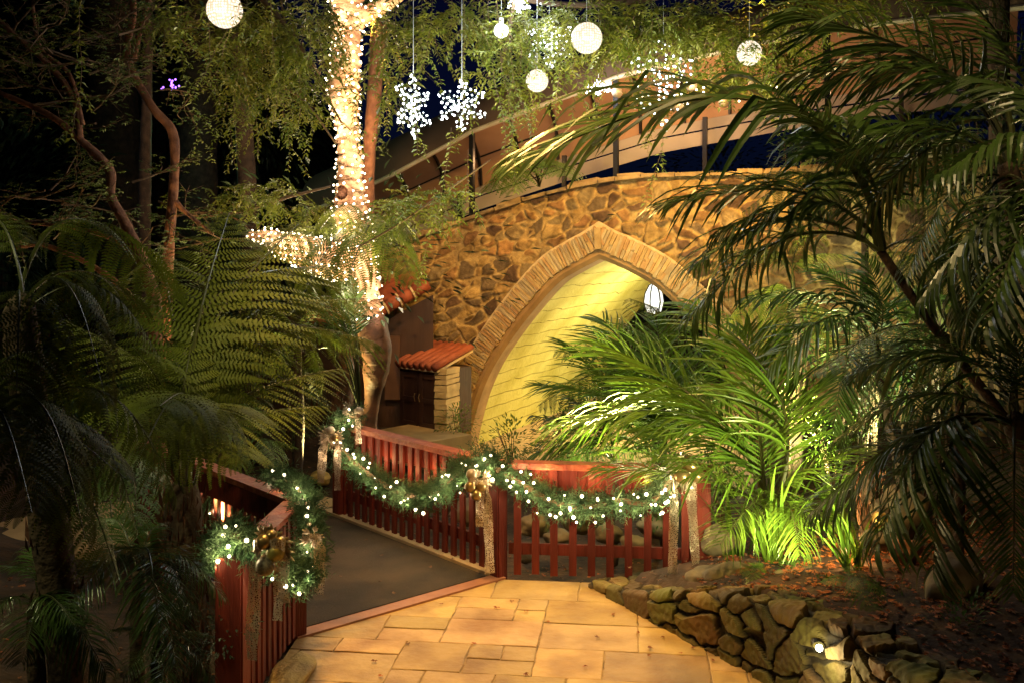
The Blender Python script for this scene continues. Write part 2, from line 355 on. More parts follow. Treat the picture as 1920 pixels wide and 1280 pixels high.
for j in range(-1, 34):
    for i in range(-18, 22):
        if (i, j) in occ: continue
        opts = [(2,1),(2,2),(3,2),(1,1),(3,1),(2,1),(3,2),(2,2)]; R.shuffle(opts)
        for a, b in opts+[(1,1)]:
            if all((i+p, j+q) not in occ for p in range(a) for q in range(b)): break
        for p in range(a):
            for q in range(b): occ[(i+p, j+q)] = 1
        gp = .005
        x0, x1, y0, y1 = i*u0+gp, (i+a)*u0-gp, j*u0+gp, (j+b)*u0-gp
        nxs = a*2; pts = []
        jt = lambda: R.uniform(-.0065, .0065)
        for k in range(nxs): pts.append((lerp(x0, x1, k/nxs), y0+jt()))
        for k in range(nxs): pts.append((x1+jt(), lerp(y0, y1, k/nxs)))
        for k in range(nxs): pts.append((lerp(x1, x0, k/nxs), y1+jt()))
        for k in range(nxs): pts.append((x0+jt(), lerp(y1, y0, k/nxs)))
        pts = [(X*ca-Y*sa, X*sa+Y*ca+1.4) for X, Y in pts]
        pc = clip(pts, PAVE)
        if len(pc) < 3: continue
        cx = sum(p[0] for p in pc)/len(pc); cy = sum(p[1] for p in pc)/len(pc)
        z = R.uniform(-.003, .003); tx, ty = R.uniform(-.004, .004), R.uniform(-.004, .004)
        tn = R.uniform(.75, 1.1); c = (.50*tn, .335*tn*R.uniform(.95, 1.04), .145*tn*R.uniform(.8, 1.15), 1)
        n = len(pc); ring = []
        for fr, dz in ((1, -.02), (1, -.004), (.985, 0)):
            for p in pc:
                dx, dy = (p[0]-cx), (p[1]-cy)
                if fr < 1:
                    l = math.hypot(dx, dy) or 1; k = max(0, 1-.006/l)
                    ring.append((cx+dx*k, cy+dy*k, z+tx*dx+ty*dy))
                else: ring.append((p[0], p[1], z+tx*dx+ty*dy+dz))
        fs = [(r*n+k, r*n+(k+1)%n, (r+1)*n+(k+1)%n, (r+1)*n+k) for r in range(2) for k in range(n)]
        fs.append(tuple(2*n+k for k in range(n)))
        sl.add(ring, fs); sl.c += [c]*len(ring)
pv = sl.build('paving', M_slab); struct(pv)
bm = bmesh.new(); bm.from_mesh(pv.data); bmesh.ops.recalc_face_normals(bm, faces=bm.faces); bm.to_mesh(pv.data); bm.free()

# far path beyond the footbridge
pp = MB(); e = cL+UB*3.15
pth = [e-TB*.25, e+TB*2.4, e+TB*2.2+UB*3, e-TB*3+UB*4.2, e-TB*4.5+UB*1.8, e-TB*1.2+UB*.2]
pp.add([(p.x, p.y, .0) for p in pth], [tuple(range(6))]); pp.add([(p.x, p.y, -.2) for p in pth], [(5,4,3,2,1,0)])
pp.f += [(k, k+6, (k+1)%6+6, (k+1)%6) for k in range(6)]; pp.m += [0]*6
struct(pp.build('path', M_path))

# ------------------------------------------------------------------ rubble relief
def rubble(us, vs, n_u, n_v, seed, cell, depth, palette, mort, warp=.08, asp=1.25, gap=.016, ew=.024):
    rg = np.random.RandomState(seed); seeds = []
    uu = us[0]-1
    cw = cell*asp; nI = int((us[1]-us[0]+2)/cw); nJ = int((vs[1]-vs[0]+1)/cell)
    for j in range(nJ):
        for i in range(nI):
            if rg.rand() < .13: continue
            seeds.append((us[0]-1+(i+.5*(j%2)+rg.rand()*.95)*cw, vs[0]-.5+(j+rg.rand()*.95)*cell))
            if rg.rand() < .4: seeds.append((us[0]-1+(i+rg.rand())*cw, vs[0]-.5+(j+rg.rand())*cell))
    seeds = np.array(seeds); U, Vv = np.meshgrid(np.linspace(*us, n_u), np.linspace(*vs, n_v))
    def nz(a, b, sc, k):
        o = np.zeros(a.shape)
        for q in range(4):
            th = rg.rand()*6.28; f = sc*(1+rg.rand()); o += np.sin((a*math.cos(th)+b*math.sin(th))*f+rg.rand()*6.28+1.3*np.sin((b*math.cos(th)-a*math.sin(th))*f*.7+k))
        return o/4
    Uw = U+nz(U, Vv, 7, 1)*warp+nz(U, Vv, 25, 2)*warp*.22; Vw = Vv+nz(U, Vv, 7, 3)*warp+nz(U, Vv, 25, 4)*warp*.22
    f1 = np.full(U.shape, 1e9); f2 = f1.copy(); idx = np.zeros(U.shape, int)
    for k, (a, b) in enumerate(seeds):
        an = rg.uniform(-.5, .5); A_ = (Uw-a)/asp; B_ = Vw-b; r1 = A_*math.cos(an)+B_*math.sin(an); r2 = B_*math.cos(an)-A_*math.sin(an)
        d = (np.maximum(np.abs(r1), np.abs(r2))*.62+np.hypot(r1, r2)*.38)*rg.uniform(.74, 1.3)
        m1 = d < f1; f2 = np.where(m1, f1, np.minimum(f2, d)); idx = np.where(m1, k, idx); f1 = np.where(m1, d, f1)
    e = np.clip((f2-f1-gap)/ew, 0, 1); e = e*e*(3-2*e)
    ns = len(seeds); hh = rg.uniform(.55, 1.2, ns); tu = rg.uniform(-.14, .14, ns); tv = rg.uniform(-.14, .14, ns)
    face = hh[idx]*depth+(Uw-seeds[idx,0])*tu[idx]+(Vw-seeds[idx,1])*tv[idx]+nz(U, Vv, 60, 5)*depth*.10+nz(U, Vv, 18, 6)*depth*.12
    h = e*np.maximum(face, depth*.2)
    pal = np.array(palette); col = pal[rg.randint(0, len(pal), ns)]*rg.uniform(.7, 1.2, (ns, 1))
    e2 = np.clip(e*1.6-.3, 0, 1)[..., None]
    c = col[idx]*e2+np.array(mort)*(1-e2)
    return U, Vv, h, np.concatenate([c, np.ones(c.shape[:2]+(1,))], 2)

# ------------------------------------------------------------------ stone bridge with pointed arch
sb = thing('stone_bridge', WL(0, 0), 'rubble stone bridge wall with a pointed brick edged arch and yellow tunnel', 'stone bridge')
Lp = [(880,835),(886,800),(902,742),(922,695),(948,652),(991,594),(1045,533),(1085,507),(1125,486)]
Rp = [(1128,486),(1175,507),(1228,537),(1284,588),(1318,622),(1352,672),(1385,735),(1405,800),(1415,860)]
def prof(a): p = W(*a); return (WS(a[0]), p.z)
LP = smooth_path([(prof(Lp[0])[0]-.0, -.4)]+[prof(a) for a in Lp], 5); RP = smooth_path([prof(a) for a in Rp]+[(prof(Rp[-1])[0]+.02, -.5)], 5)
APR = [np.array(p) for p in LP]+[np.array(p) for p in RP[1:]]
def offset(poly, d):
    out = []
    ia = len(LP)-1
    for i, p in enumerate(poly):
        if i == ia: out.append(p+np.array([0, d*1.18])); continue
        if i < ia: t = poly[min(i+1, ia)]-poly[max(i-1, 0)]
        else: t = poly[min(i+1, len(poly)-1)]-poly[max(i-1, ia)]
        t = t/np.linalg.norm(t); out.append(p+np.array([-t[1], t[0]])*d)
    return out
topS = [(-5.6,2.75),(-3.4,2.98)]+[(WS(a), W(a, b).z) for a, b in [(770,448),(840,420),(920,392),(1000,366),(1080,345),(1150,332),(1220,325),(1320,322),(1450,320)]]+[(4.4,4.12),(6.8,4.15)]
topA = np.array(topS)
def topz(s): return float(np.interp(s, topA[:,0], topA[:,1]))
s0, s1 = WS(770)-.55, 6.4; NU, NV = 640, 300
U, T, hgt, colr = rubble((s0, s1), (-.6, 4.2), NU, NV, 3, .225, .032, [(.34,.22,.09),(.24,.13,.055),(.44,.30,.12),(.13,.075,.045),(.30,.22,.11),(.36,.20,.08),(.20,.14,.08)], (.46,.33,.15), warp=.05)
mid = np.array(offset(APR, .16))
def inside(s, z):
    c = False; n = len(mid)
    for i in range(n-1):
        a, b = mid[i], mid[i+1]
        if (a[1] > z) != (b[1] > z) and s < (b[0]-a[0])*(z-a[1])/(b[1]-a[1])+a[0]: c = not c
    return c
wm = MB(); wm.c = colr.reshape(-1, 4)
hl = np.zeros((NV, NU), bool)
for j in range(NV):
    for i in range(NU):
        s = U[j, i]; z = T[j, i]; tz = topz(s)-.06; z2 = -.6+(z+.6)*(tz+.6)/4.8
        hl[j, i] = z2 < 3.1 and -2.6 < s < 3.2 and inside(s, z2)
        o = 1 if i > 0 else 0
        wm.v.append(tuple(WL(s, z2, -hgt[j, i])))
for j in range(NV-1):
    for i in range(NU-1):
        if hl[j,i] and hl[j+1,i] and hl[j,i+1] and hl[j+1,i+1]: continue
        a = j*NU+i; wm.f.append((a, a+1, a+NU+1, a+NU)); wm.m.append(0)
wall = wm.build('wall', M_stone, sb, True)
# solid body behind the face: left end and back
bk = MB()
for (a, b) in ((s0, -2.5), (2.9, s1)):
    q = [WL(a, -.6, .02), WL(b, -.6, .02), WL(b, -.6, 6.2), WL(a, -.6, 6.2)]
    zt = [topz(a)-.1, topz(b)-.1]
    bk.add(q+[q[0]+V((0,0,zt[0]+.6)), q[1]+V((0,0,zt[1]+.6)), q[2]+V((0,0,zt[1]-.2)), q[3]+V((0,0,zt[0]-.2))], [(0,1,5,4),(1,2,6,5),(2,3,7,6),(3,0,4,7),(4,5,6,7)])
bk.build('masonry_core', M_reveal, sb)
M_cope = mat('coping_stone', (.2,.13,.06), .9, col2=(.38,.26,.12), scale=5, bump=.8)
cp = MB(); s = s0-.03; k = 0
while s < s1-.2:                                # thin coping stones
    l = R.uniform(.22, .5); z = topz(s+l/2); sl_ = (topz(s+l)-topz(s))/l
    X = (WD+V((0,0,sl_))).normalized(); Z = X.cross(WN).normalized()*-1
    Z = Z if Z.z > 0 else -Z
    cp.box(WL(s+l/2, z-.035, .12), (l-.012, .42+R.uniform(-.02,.03), .055), (X, WN, Z), jit=.007)
    if R.random() < .5: cp.box(WL(s+l/2, z+.012, .13), (l*.9, .36, .035), (X, WN, Z), jit=.006)
    s += l
cp.build('coping', M_cope, sb)
# deck behind the parapet
dk = MB(); pts = [s0, -2, 0, 2, 4, s1]
for a, b in zip(pts, pts[1:]):
    dk.add([WL(a, topz(a)-1.0, .3), WL(b, topz(b)-1.0, .3), WL(b, topz(b)-1.0, 6.2), WL(a, topz(a)-1.0, 6.2)], [(0,1,2,3)])
dk.build('walkway_slab', M_reveal, sb)
# arch ring of thin bricks on edge
def walk(poly, step):
    out = []; acc = 0
    for i in range(len(poly)-1):
        a, b = poly[i], poly[i+1]; l = np.linalg.norm(b-a)
        while acc < l: out.append((a+(b-a)*acc/l, (b-a)/l, i)); acc += step() if callable(step) else step
        acc -= l
    return out
ring = offset(APR, .3)
rb = MB(); tones = []
ia = len(LP)-1
for half in (0, 1):
    poly = offset(APR, .275)[:ia+1] if half == 0 else offset(APR, .275)[ia:]
    stepv = [0]
    def st(): stepv[0] = R.uniform(.032, .066); return stepv[0]
    prev = None
    for p, t, i in walk(poly, st):
        th = stepv[0]-.012 if stepv[0] else .05
        nrm = np.array([-t[1], t[0]]); a = 2*pi*R.random()
        T3 = (WD*t[0]+V((0,0,t[1]))).normalized(); N3 = (WD*nrm[0]+V((0,0,nrm[1]))).normalized()
        ln = R.uniform(.28, .33); 
        if R.random() < .3:
            cut = R.uniform(.35, .65)
            rb.box(WL(*p, -.03-R.uniform(0,.014))+T3*th/2-N3*(.15-ln*cut/2), (th, .09, ln*cut-.012), (T3, -WN, N3), jit=.004, m=R.randint(0,2))
            rb.box(WL(*p, -.03-R.uniform(0,.014))+T3*th/2+N3*(.15-ln*(1-cut)/2), (th, .09, ln*(1-cut)-.012), (T3, -WN, N3), jit=.004, m=R.randint(0,2))
        else: rb.box(WL(*p, -.03-R.uniform(0,.014))+T3*th/2, (th, .09, ln), (T3, -WN, N3), jit=.004, m=R.randint(0,2))
kp = ring[ia]
rb.box(WL(kp[0], kp[1]-.06, -.05), (.10, .12, .3), (WD, -WN, V((0,0,1))), jit=.01)
M_brick2 = mat('thin_brick_grey', (.3,.22,.13), .85, col2=(.45,.36,.22), scale=6, bump=.5); M_brick3 = mat('thin_brick_red', (.3,.17,.075), .85, col2=(.46,.29,.13), scale=6, bump=.5)
rb.build('arch_ring', [M_brick, M_brick2, M_brick3], sb)
# mortar bed of ring, plaster reveal, lining
def strip(polyA, offA, polyB, offB, mb, m=0):
    n = len(polyA); vs = [WL(*p, offA) for p in polyA]+[WL(*p, offB) for p in polyB]
    mb.add(vs, [(i, i+1, n+i+1, n+i) for i in range(n-1)], m)
rv = MB(); A0 = APR; A1 = offset(APR, .06); A2 = offset(APR, .13); A3 = offset(APR, .46)
mo = MB(); strip(A3, -.05, A2, -.055, mo); mo.build('ring_mortar', M_mort, sb, True); strip(A2, -.04, A1, -.05, rv); strip(A1, -.05, A0, .0, rv); strip(A0, .0, offset(APR, -.01), .3, rv)
rv.build('arch_reveal', M_reveal, sb, True)
tl = MB(); nd = 12
inn = offset(APR, -.01)
for k in range(nd): strip(inn, .3+5.9*k/nd, inn, .3+5.9*(k+1)/nd, tl)
tl.build('tunnel_lining', M_tun, sb, True)
tp = MB()
tp.add([WL(-2.3, -.02, -1), WL(2.9, -.02, -1), WL(2.9, -.02, 9), WL(-2.3, -.02, 9)], [(0,1,2,3)]); struct(tp.build('tunnel_path', M_path))
lamp('tunnel_lantern_light', 'POINT', WL(.75, 2.4, 2.9), 290, (1, .92, .62), size=.12)
lamp('tunnel_floor_light', 'POINT', WL(.3, .6, 1.5), 42, (1, .8, .35), size=.1)

# lantern hanging in the arch
lp = P(1226, 560, 14.6); ln_ = thing('hanging_lantern', lp, 'white glowing faceted lantern hanging under the right side of the arch', 'lantern')
g1 = MB(); prof_ = [(.0,.24),(.07,.2),(.13,.08),(.15,-.05),(.11,-.2),(.0,-.24)]
pv_ = []
for r, z in prof_:
    for j in range(6): a = 2*pi*j/6; pv_.append(lp+V((r*math.cos(a), r*math.sin(a), z)))
g1.add(pv_, [(i*6+j, i*6+(j+1)%6, (i+1)*6+(j+1)%6, (i+1)*6+j) for i in range(5) for j in range(6)])
g1.build('glass', mat('lit_glass', (1,1,1), .3, emit=(.85,.93,1), es=.75), ln_)
g2 = MB()
for j in range(6):
    a = 2*pi*j/6; g2.tube([lp+V(((r+.004)*math.cos(a), (r+.004)*math.sin(a), z)) for r, z in prof_], .011, 4)
g2.build('frame', M_iron, ln_)
g3 = MB(); g3.tube([lp+V((0,0,.23)), lp+V((0,0,.62))], .008, 5); g3.build('hanging_rod', M_iron, ln_)

# ------------------------------------------------------------------ barrel vaulted awning over the walkway
aw = thing('walkway_awning', W(1155, 330, .5), 'long barrel vaulted awning on dark posts over the stone bridge', 'awning')
hemN = [(560,405),(650,366),(740,324),(885,245),(1000,201),(1100,166),(1155,143),(1250,118),(1350,96),(1500,62),(1700,36),(1930,10)]
hn = np.array([(WS(a, .35), W(a, b, .35).z) for a, b in hemN])
hemF = [(560,480),(700,436),(780,404),(900,350),(1060,296),(1240,240),(1500,190),(1700,160),(1930,130)]
hf = np.array([(WS(a, 2.5), W(a, b, 2.5).z) for a, b in hemF])
sA, sB = hn[0,0], hn[-1,0]
def vault(s, t, ins=0):
    zn = np.interp(s, hn[:,0], hn[:,1]); zf = np.interp(s, hf[:,0], hf[:,1])
    a = pi*t; return WL(s, float(lerp(zn, zf, t)+(.95-ins)*math.sin(a)**.8), lerp(.35+ins*.5, 2.5-ins*.5, .5-.5*math.cos(a)))
NS, NT = 60, 16
for nm, m, ins in (('canvas', M_canvas, .025), ('outer_cover', M_canvout, 0)):
    c = MB(); c.v = [tuple(vault(lerp(sA, sB, i/NS), j/NT, ins)) for i in range(NS+1) for j in range(NT+1)]
    c.f = [(i*(NT+1)+j, i*(NT+1)+j+1, (i+1)*(NT+1)+j+1, (i+1)*(NT+1)+j) for i in range(NS) for j in range(NT)]; c.m = [0]*len(c.f)
    c.build(nm, m, aw, True)
ss = [lerp(sA, sB, i/NS) for i in range(NS+1)]
h_ = MB(); h_.tube([vault(s, 0)+V((0,0,-.02)) for s in ss], .035, 6); h_.build('near_hem', M_hem, aw)
va = MB()
for a, b in zip(ss, ss[1:]):
    pa, pb = vault(a, 1), vault(b, 1)
    for (z0, z1, o) in ((.0, -.16, 0), (-.19, -.42, .03)):
        va.add([pa+V((0,0,z0))-WN*o, pb+V((0,0,z0))-WN*o, pb+V((0,0,z1))-WN*o, pa+V((0,0,z1))-WN*o], [(0,1,2,3)])
va.build('far_beam', M_val, aw)
s = sA+.2
while s < sB-.1:
    r_ = MB(); r_.tube([vault(s, t/12, .07) for t in range(13)], .03, 5); r_.build('rib', M_iron, aw); s += .74
for t in (.3, .62, .86):
    r_ = MB(); r_.tube([vault(s, t, .06) for s in ss], .018, 4); r_.build('purlin', M_iron, aw)
for px, off in ((885,.38),(1155,.38),(1552,.38),(1860,.38),(862,2.3),(1058,2.3),(1322,2.3),(1690,2.3)):
    s = WS(px, off); c = MB(); zt = float(np.interp(s, hn[:,0], hn[:,1])) if off < 1 else float(np.interp(s, hf[:,0], hf[:,1]))
    c.box(WL(s, (zt+topz(s)-1)/2, off), (.07, .07, zt-topz(s)+1), (WD, WN, V((0,0,1)))); c.build('post', M_iron, aw)
for px, py, e_ in ((1330, 190, 48), (1180, 215, 36), (960, 300, 18), (1600, 160, 10)):
    lamp('awning_light', 'POINT', W(px, py, 1.3), e_, (1, .55, .25), size=.1)

# ------------------------------------------------------------------ tile roofed hut and stone cabinet
def boxq(mb, c, size, yaw, m=0, jit=0):
    X = V((math.cos(yaw), math.sin(yaw), 0)); mb.box(c, size, (X, V((-X.y, X.x, 0)), V((0,0,1))), m, jit)
hut = thing('garden_hut', P(700, 800, 14.2), 'dark brown hut with a red barrel tile roof edge left of the arch', 'hut')
hw = MB()
x0 = P(640, 0, 14.3).x; x1 = P(812, 0, 14.3).x
hw.add([(x0-1.6,14.35,-.3),(x1,14.35,-.3),(x1,14.35,P(0,545,14.35).z-.06),(x0+.55,14.35,P(0,600,14.35).z-.06),(x0-1.6,14.35,P(0,600,14.35).z-.1)], [(0,1,2,3,4)])
hw.add([(x0-1.6,15.4,-.3),(x1,15.4,-.3),(x1,15.4,2.4),(x0-1.6,15.4,1.8),(x0-1.6,14.35,-.3),(x0-1.6,14.35,1.7)], [(0,3,2,1),(0,4,5,3)])
hw.build('wall', M_dwood, hut)
hd = MB(); a = P(722, 630, 14.28); b = P(750, 748, 14.28); hd.box((a+b)/2, (b.x-a.x, .05, a.z-b.z)); hd.build('shutter', mat('brown_panel', (.07,.03,.018), .6, col2=(.1,.045,.025), scale=5), hut)
ro = MB()      # roof slope going back and the verge of barrel tiles
rA = P(700, 596, 14.05); rB = P(800, 540, 14.25)
sl = rB-rA; bkv = V((-.3, .9, .3))
ro.add([rA, rB, rB+bkv, rA+bkv, rA-V((0,0,.06)), rB-V((0,0,.06)), rB+bkv-V((0,0,.06)), rA+bkv-V((0,0,.06))], [(0,1,2,3),(7,6,5,4),(0,4,5,1),(1,5,6,2)])
ro.build('roof', M_tile, hut)
for k in range(4):
    t = MB(); p0 = rA+sl*(k/4-.02)+V((0,-.05,.05)); p1 = rA+sl*((k+1)/4+.03)+V((0,-.05,.05)); t.tube([p0, p1], [.105, .09], 12); t.build('ridge_tile', M_tile, hut, True)
    if k: t = MB(); t.tube([p0-sl*.012, p0+sl*.02], .113, 12); t.build('mortar_joint', M_mort, hut)
lr = P(570, 585, 14.0)
lo = MB(); 
for k in range(9):
    x = P(575+k*11, 0, 14.05).x
    lo.tube([V((x, 14.0, P(0,604,14).z)), V((x, 14.3, P(0,572,14).z))], .055, 8)
lo.build('lower_roof', mat('pale_terracotta', (.4,.16,.06), .7, col2=(.52,.26,.1), scale=6), hut, True)

cb = thing('utility_cabinet', P(790, 800, 13.8), 'dark double door cabinet with small tiled roof and stone side pier', 'cabinet')
ya = math.radians(-33); DX = V((math.cos(ya), math.sin(ya), 0)); DY = V((-DX.y, DX.x, 0))
c0 = P(752, 790, 14.35); c1 = P(824, 812, 13.75); DX = (V((c1.x,c1.y,0))-V((c0.x,c0.y,0))); wdt = DX.length; DX.normalize(); DY = V((-DX.y, DX.x, 0)); ax = (DX, DY, V((0,0,1)))
base = c1.z-.04; top = P(0, 692, 13.75).z
cc = V((c0.x, c0.y, 0))+DX*wdt/2
m1 = MB(); m1.box(cc+DY*.33+V((0,0,(base+top)/2)), (wdt, .6, top-base), ax); m1.build('carcass', M_dwood, cb)
for k in (0, 1):
    d = MB(); w2 = wdt/2-.03; c = cc+DX*((k-.5)*wdt/2)+V((0,0,(base+top)/2))
    d.box(c+DY*.01, (w2, .04, top-base-.14), ax)
    for sx in (-1, 1): d.box(c-DY*.02+DX*sx*(w2/2-.04), (.07, .03, top-base-.16), ax)
    for sz in (-1, 0, 1): d.box(c-DY*.019+V((0,0,sz*((top-base)/2-.12))), (w2-.14, .03, .07), ax)
    do = d.build('door', mat('cabinet_door', (.04,.016,.011), .5, col2=(.065,.028,.018), scale=6, stretch=(1,1,.2)), cb)
    hh = MB(); hp = cc+DX*(.05 if k else -.05)-DY*.05+V((0,0,(base+top)/2+.05)); hh.tube([hp+V((0,0,.05)), hp-DY*.02, hp-V((0,0,.07))], .008, 5); hh.build('handle', M_gold, do)
pr = MB(); z = base-.1; pc = V((c1.x, c1.y, 0))+DX*.0
PX = WD
while z < top-.02:
    hh = R.uniform(.07, .11); pr.box(pc+PX*.11+V((0,.16,z+hh/2)), (.2+R.uniform(-.015,.015), .4, hh-.012), (PX, WN, V((0,0,1))), jit=.008); z += hh
pr.build('stone_pier', mat('pier_stone', (.36,.25,.11), .85, col2=(.5,.36,.17), scale=6, bump=.5), cb)
rf = MB(); tz = top+.03; n = 7
for k in range(n):
    q = cc+DX*((k-(n-1)/2)*wdt/(n-.6)*1.0+.04)
    A_ = q-DY*.12+V((0,0,tz)); B_ = q+DY*.62+V((0,0,tz+.26))
    rf.tube([A_, (A_+B_)/2+V((0,0,.01)), B_], [.062,.056,.05], 10)
rf.build('tile_roof', M_tile, cb, True)
rm = MB(); rm.box(cc+DY*.27+DX*.05+V((0,0,tz+.07)), (wdt*1.0, .75, .03), (DX, (DY+V((0,0,.35))).normalized(), V((0,0,1)))); rm.build('roof_bed', M_mort, cb)
sp = MB(); q = P(765, 815, 13.3); sp.box((q.x+.05, q.y+.1, q.z-.14), (1.25, 1.1, .25), (DX, DY, V((0,0,1))), jit=.02)
tag(sp.build('stone_step', M_path), 'flat pale stone slab in front of the dark cabinet doors', 'step')

# ------------------------------------------------------------------ footbridge deck
fb = thing('footbridge', (cL+cM)/2+UB*1.5, 'wooden footbridge deck covered by a dark rubber mat', 'footbridge')
UBr = (UB, TB, V((0,0,1)))
def deckbox(name, u0_, u1_, t0, t1, z0, z1, m, par=fb, seg=1):
    c = MB(); 
    c.box(cL+UB*((u0_+u1_)/2)+TB*((t0+t1)/2)+V((0,0,(z0+z1)/2)), (u1_-u0_, t1-t0, z1-z0), UBr); return c.build(name, m, par)
deckbox('mat', .06, 3.2, .06, 1.93, -.03, .022, M_deck)
deckbox('threshold', -.08, .055, -.02, 2.04, -.05, .016, M_thresh)
deckbox('edge_board', .06, 3.2, 1.94, 2.05, -.1, .045, M_board)
deckbox('edge_board', .06, 3.2, -.06, .05, -.1, .045, M_board)
deckbox('beam', .06, 3.2, 1.0, 1.2, -.3, -.04, M_dwood)

# ------------------------------------------------------------------ picket fences
FH = 1.04
def fence(A, B, label, n, posts, inner, rail_ext=(.0,.0)):
    root = thing('picket_fence', A, label, 'fence', 'red picket fences of the footbridge')
    X = (B-A); L_ = X.length; X.normalize(); Y = V((-X.y, X.x, 0))*inner; ax = (X, Y, V((0,0,1))); Z = V((0,0,1))
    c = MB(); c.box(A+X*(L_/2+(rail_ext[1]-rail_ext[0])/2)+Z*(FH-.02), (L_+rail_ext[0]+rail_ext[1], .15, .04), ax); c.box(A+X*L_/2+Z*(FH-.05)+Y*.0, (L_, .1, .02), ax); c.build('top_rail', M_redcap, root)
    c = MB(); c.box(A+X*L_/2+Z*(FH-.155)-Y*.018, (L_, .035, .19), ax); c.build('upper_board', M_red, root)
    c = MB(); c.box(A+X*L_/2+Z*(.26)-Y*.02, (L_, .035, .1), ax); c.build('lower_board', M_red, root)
    me = None
    for k in range(n):
        s = L_*(k+.5)/n; p = A+X*s
        if me is None:
            c = MB(); c.box((0,0,(FH-.06+.045)/2), (.066, .026, FH-.06-.045), ax); me = c.mesh('picket', M_red)
        inst('picket', me, root, Matrix.Translation(p+Y*.016+V((R.uniform(-.003,.003),0,R.uniform(-.01,.002)))) @ Matrix.Rotation(R.uniform(-.02,.02), 4, 'Z') @ Matrix.Rotation(R.uniform(-.007,.007), 4, 'Y'))
    for q, w_, h_ in posts:
        c = MB(); p = A+X*(q*L_)
        bm = bmesh.new(); bmesh.ops.create_cube(bm, size=1); bmesh.ops.scale(bm, vec=(w_, w_, h_), verts=bm.verts)
        bmesh.ops.bevel(bm, geom=bm.edges[:], offset=.012, segments=2, affect='EDGES')
        bmesh.ops.rotate(bm, verts=bm.verts, matrix=Matrix.Rotation(math.atan2(X.y, X.x), 3, 'Z')); bmesh.ops.translate(bm, verts=bm.verts, vec=p+Z*(h_/2-.05))
        me2 = bpy.data.meshes.new('post'); bm.to_mesh(me2); bm.free(); me2.materials.append(M_red)
        o = bpy.data.objects.new('post', me2); COL.objects.link(o); o.parent = root; o.location = -root.location
    return root
fence(cR0, cM, 'red picket fence along the right side of the footbridge, hung with garland', 19, [(0, .15, 1.12), (1.0, .12, 1.04)], -1)
fence(cM+V((.09,-.02,0)), cRW, 'red picket fence wing right of the footbridge, facing the paving', 10, [(1.03, .17, 1.1)], -1)
fence(cL+UB*3.1, cL, 'red picket fence on the far left side of the footbridge behind the tree fern', 22, [(0, .14, 1.08), (1, .13, 1.04)], 1)
fence(cL+V((0,-.09,0)), cN, 'short red picket fence wing in the near left corner of the paving', 11, [(1.0, .17, 1.1)], 1)

# ------------------------------------------------------------------ stone retaining wall
rw_len = [0]
for a, b in zip(RET, RET[1:]): rw_len.append(rw_len[-1]+float(np.hypot(*(b[:2]-a[:2]))))
LR = rw_len[-1]; nU, nV = 520, 130; VT = 1.05
U, T, hg, cl = rubble((0, LR), (0, VT), nU, nV, 11, .20, .06, [(.24,.16,.07),(.17,.13,.05),(.30,.19,.08),(.15,.09,.05),(.2,.17,.06)], (.028,.02,.012), warp=.05, asp=1.5, gap=.006, ew=.018)
rwm = MB(); rwm.c = cl.reshape(-1, 4); X_ = np.array([p[0] for p in RET]); Y_ = np.array([p[1] for p in RET]); Z_ = np.array([p[2] for p in RET])
for j in range(nV):
    for i in range(nU):
        s = U[j,i]; t = T[j,i]; x = np.interp(s, rw_len, X_); y = np.interp(s, rw_len, Y_); hgt_ = float(np.interp(s, rw_len, Z_))
        x2 = np.interp(min(s+.05, LR), rw_len, X_)-np.interp(max(s-.05, 0), rw_len, X_); y2 = np.interp(min(s+.05, LR), rw_len, Y_)-np.interp(max(s-.05, 0), rw_len, Y_)
        l = math.hypot(x2, y2); n = V((y2/l, -x2/l, 0)); n = n if n.x < 0 or n.y < 0 else -n
        rc = .05; fh = max(.02, hgt_-rc); tt = t-.08
        if tt < fh: p = V((x, y, tt)); nn = n
        elif tt < fh+rc*1.57: a = (tt-fh)/rc; p = V((x, y, fh+rc*math.sin(a)))-n*rc*(1-math.cos(a)); nn = n*math.cos(a)+V((0,0,math.sin(a)))
        else: q = tt-fh-rc*1.57; p = V((x, y, hgt_-q*.05))-n*(rc+q); nn = V((0,0,1))
        k = hg[j,i]*min(1, .35+hgt_*1.8)
        rwm.v.append(tuple(p+nn*(k-.03)+n*.0))
for j in range(nV-1):
    for i in range(nU-1): a = j*nU+i; rwm.f.append((a, a+1, a+nU+1, a+nU)); rwm.m.append(0)
rwo = rwm.build('retaining_wall', M_moss, None, False); tag(rwo, 'low mossy stone retaining wall curving along the right of the paving', 'retaining wall')
# recessed lamp in that wall
wl = P(1536, 1214, 5.92); wlr = thing('wall_light', wl, 'small glowing lamp recessed in the mossy stone retaining wall', 'lamp')
q = MB(); q.ball(wl, .022, 12, 8); q.build('bulb', mat('wall_lamp_bulb', (1,1,.9), .3, emit=(1,.95,.7), es=12), wlr, True)
q = MB(); q.tube([wl+V((.02,.08,.01)), wl+V((0,.012,0))], [.045,.038], 12, cap=False); q.build('housing', M_iron, wlr)
lamp('wall_light_beam', 'POINT', wl+V((-.05,-.12,-.03)), 5, (1, .82, .42), size=.03)

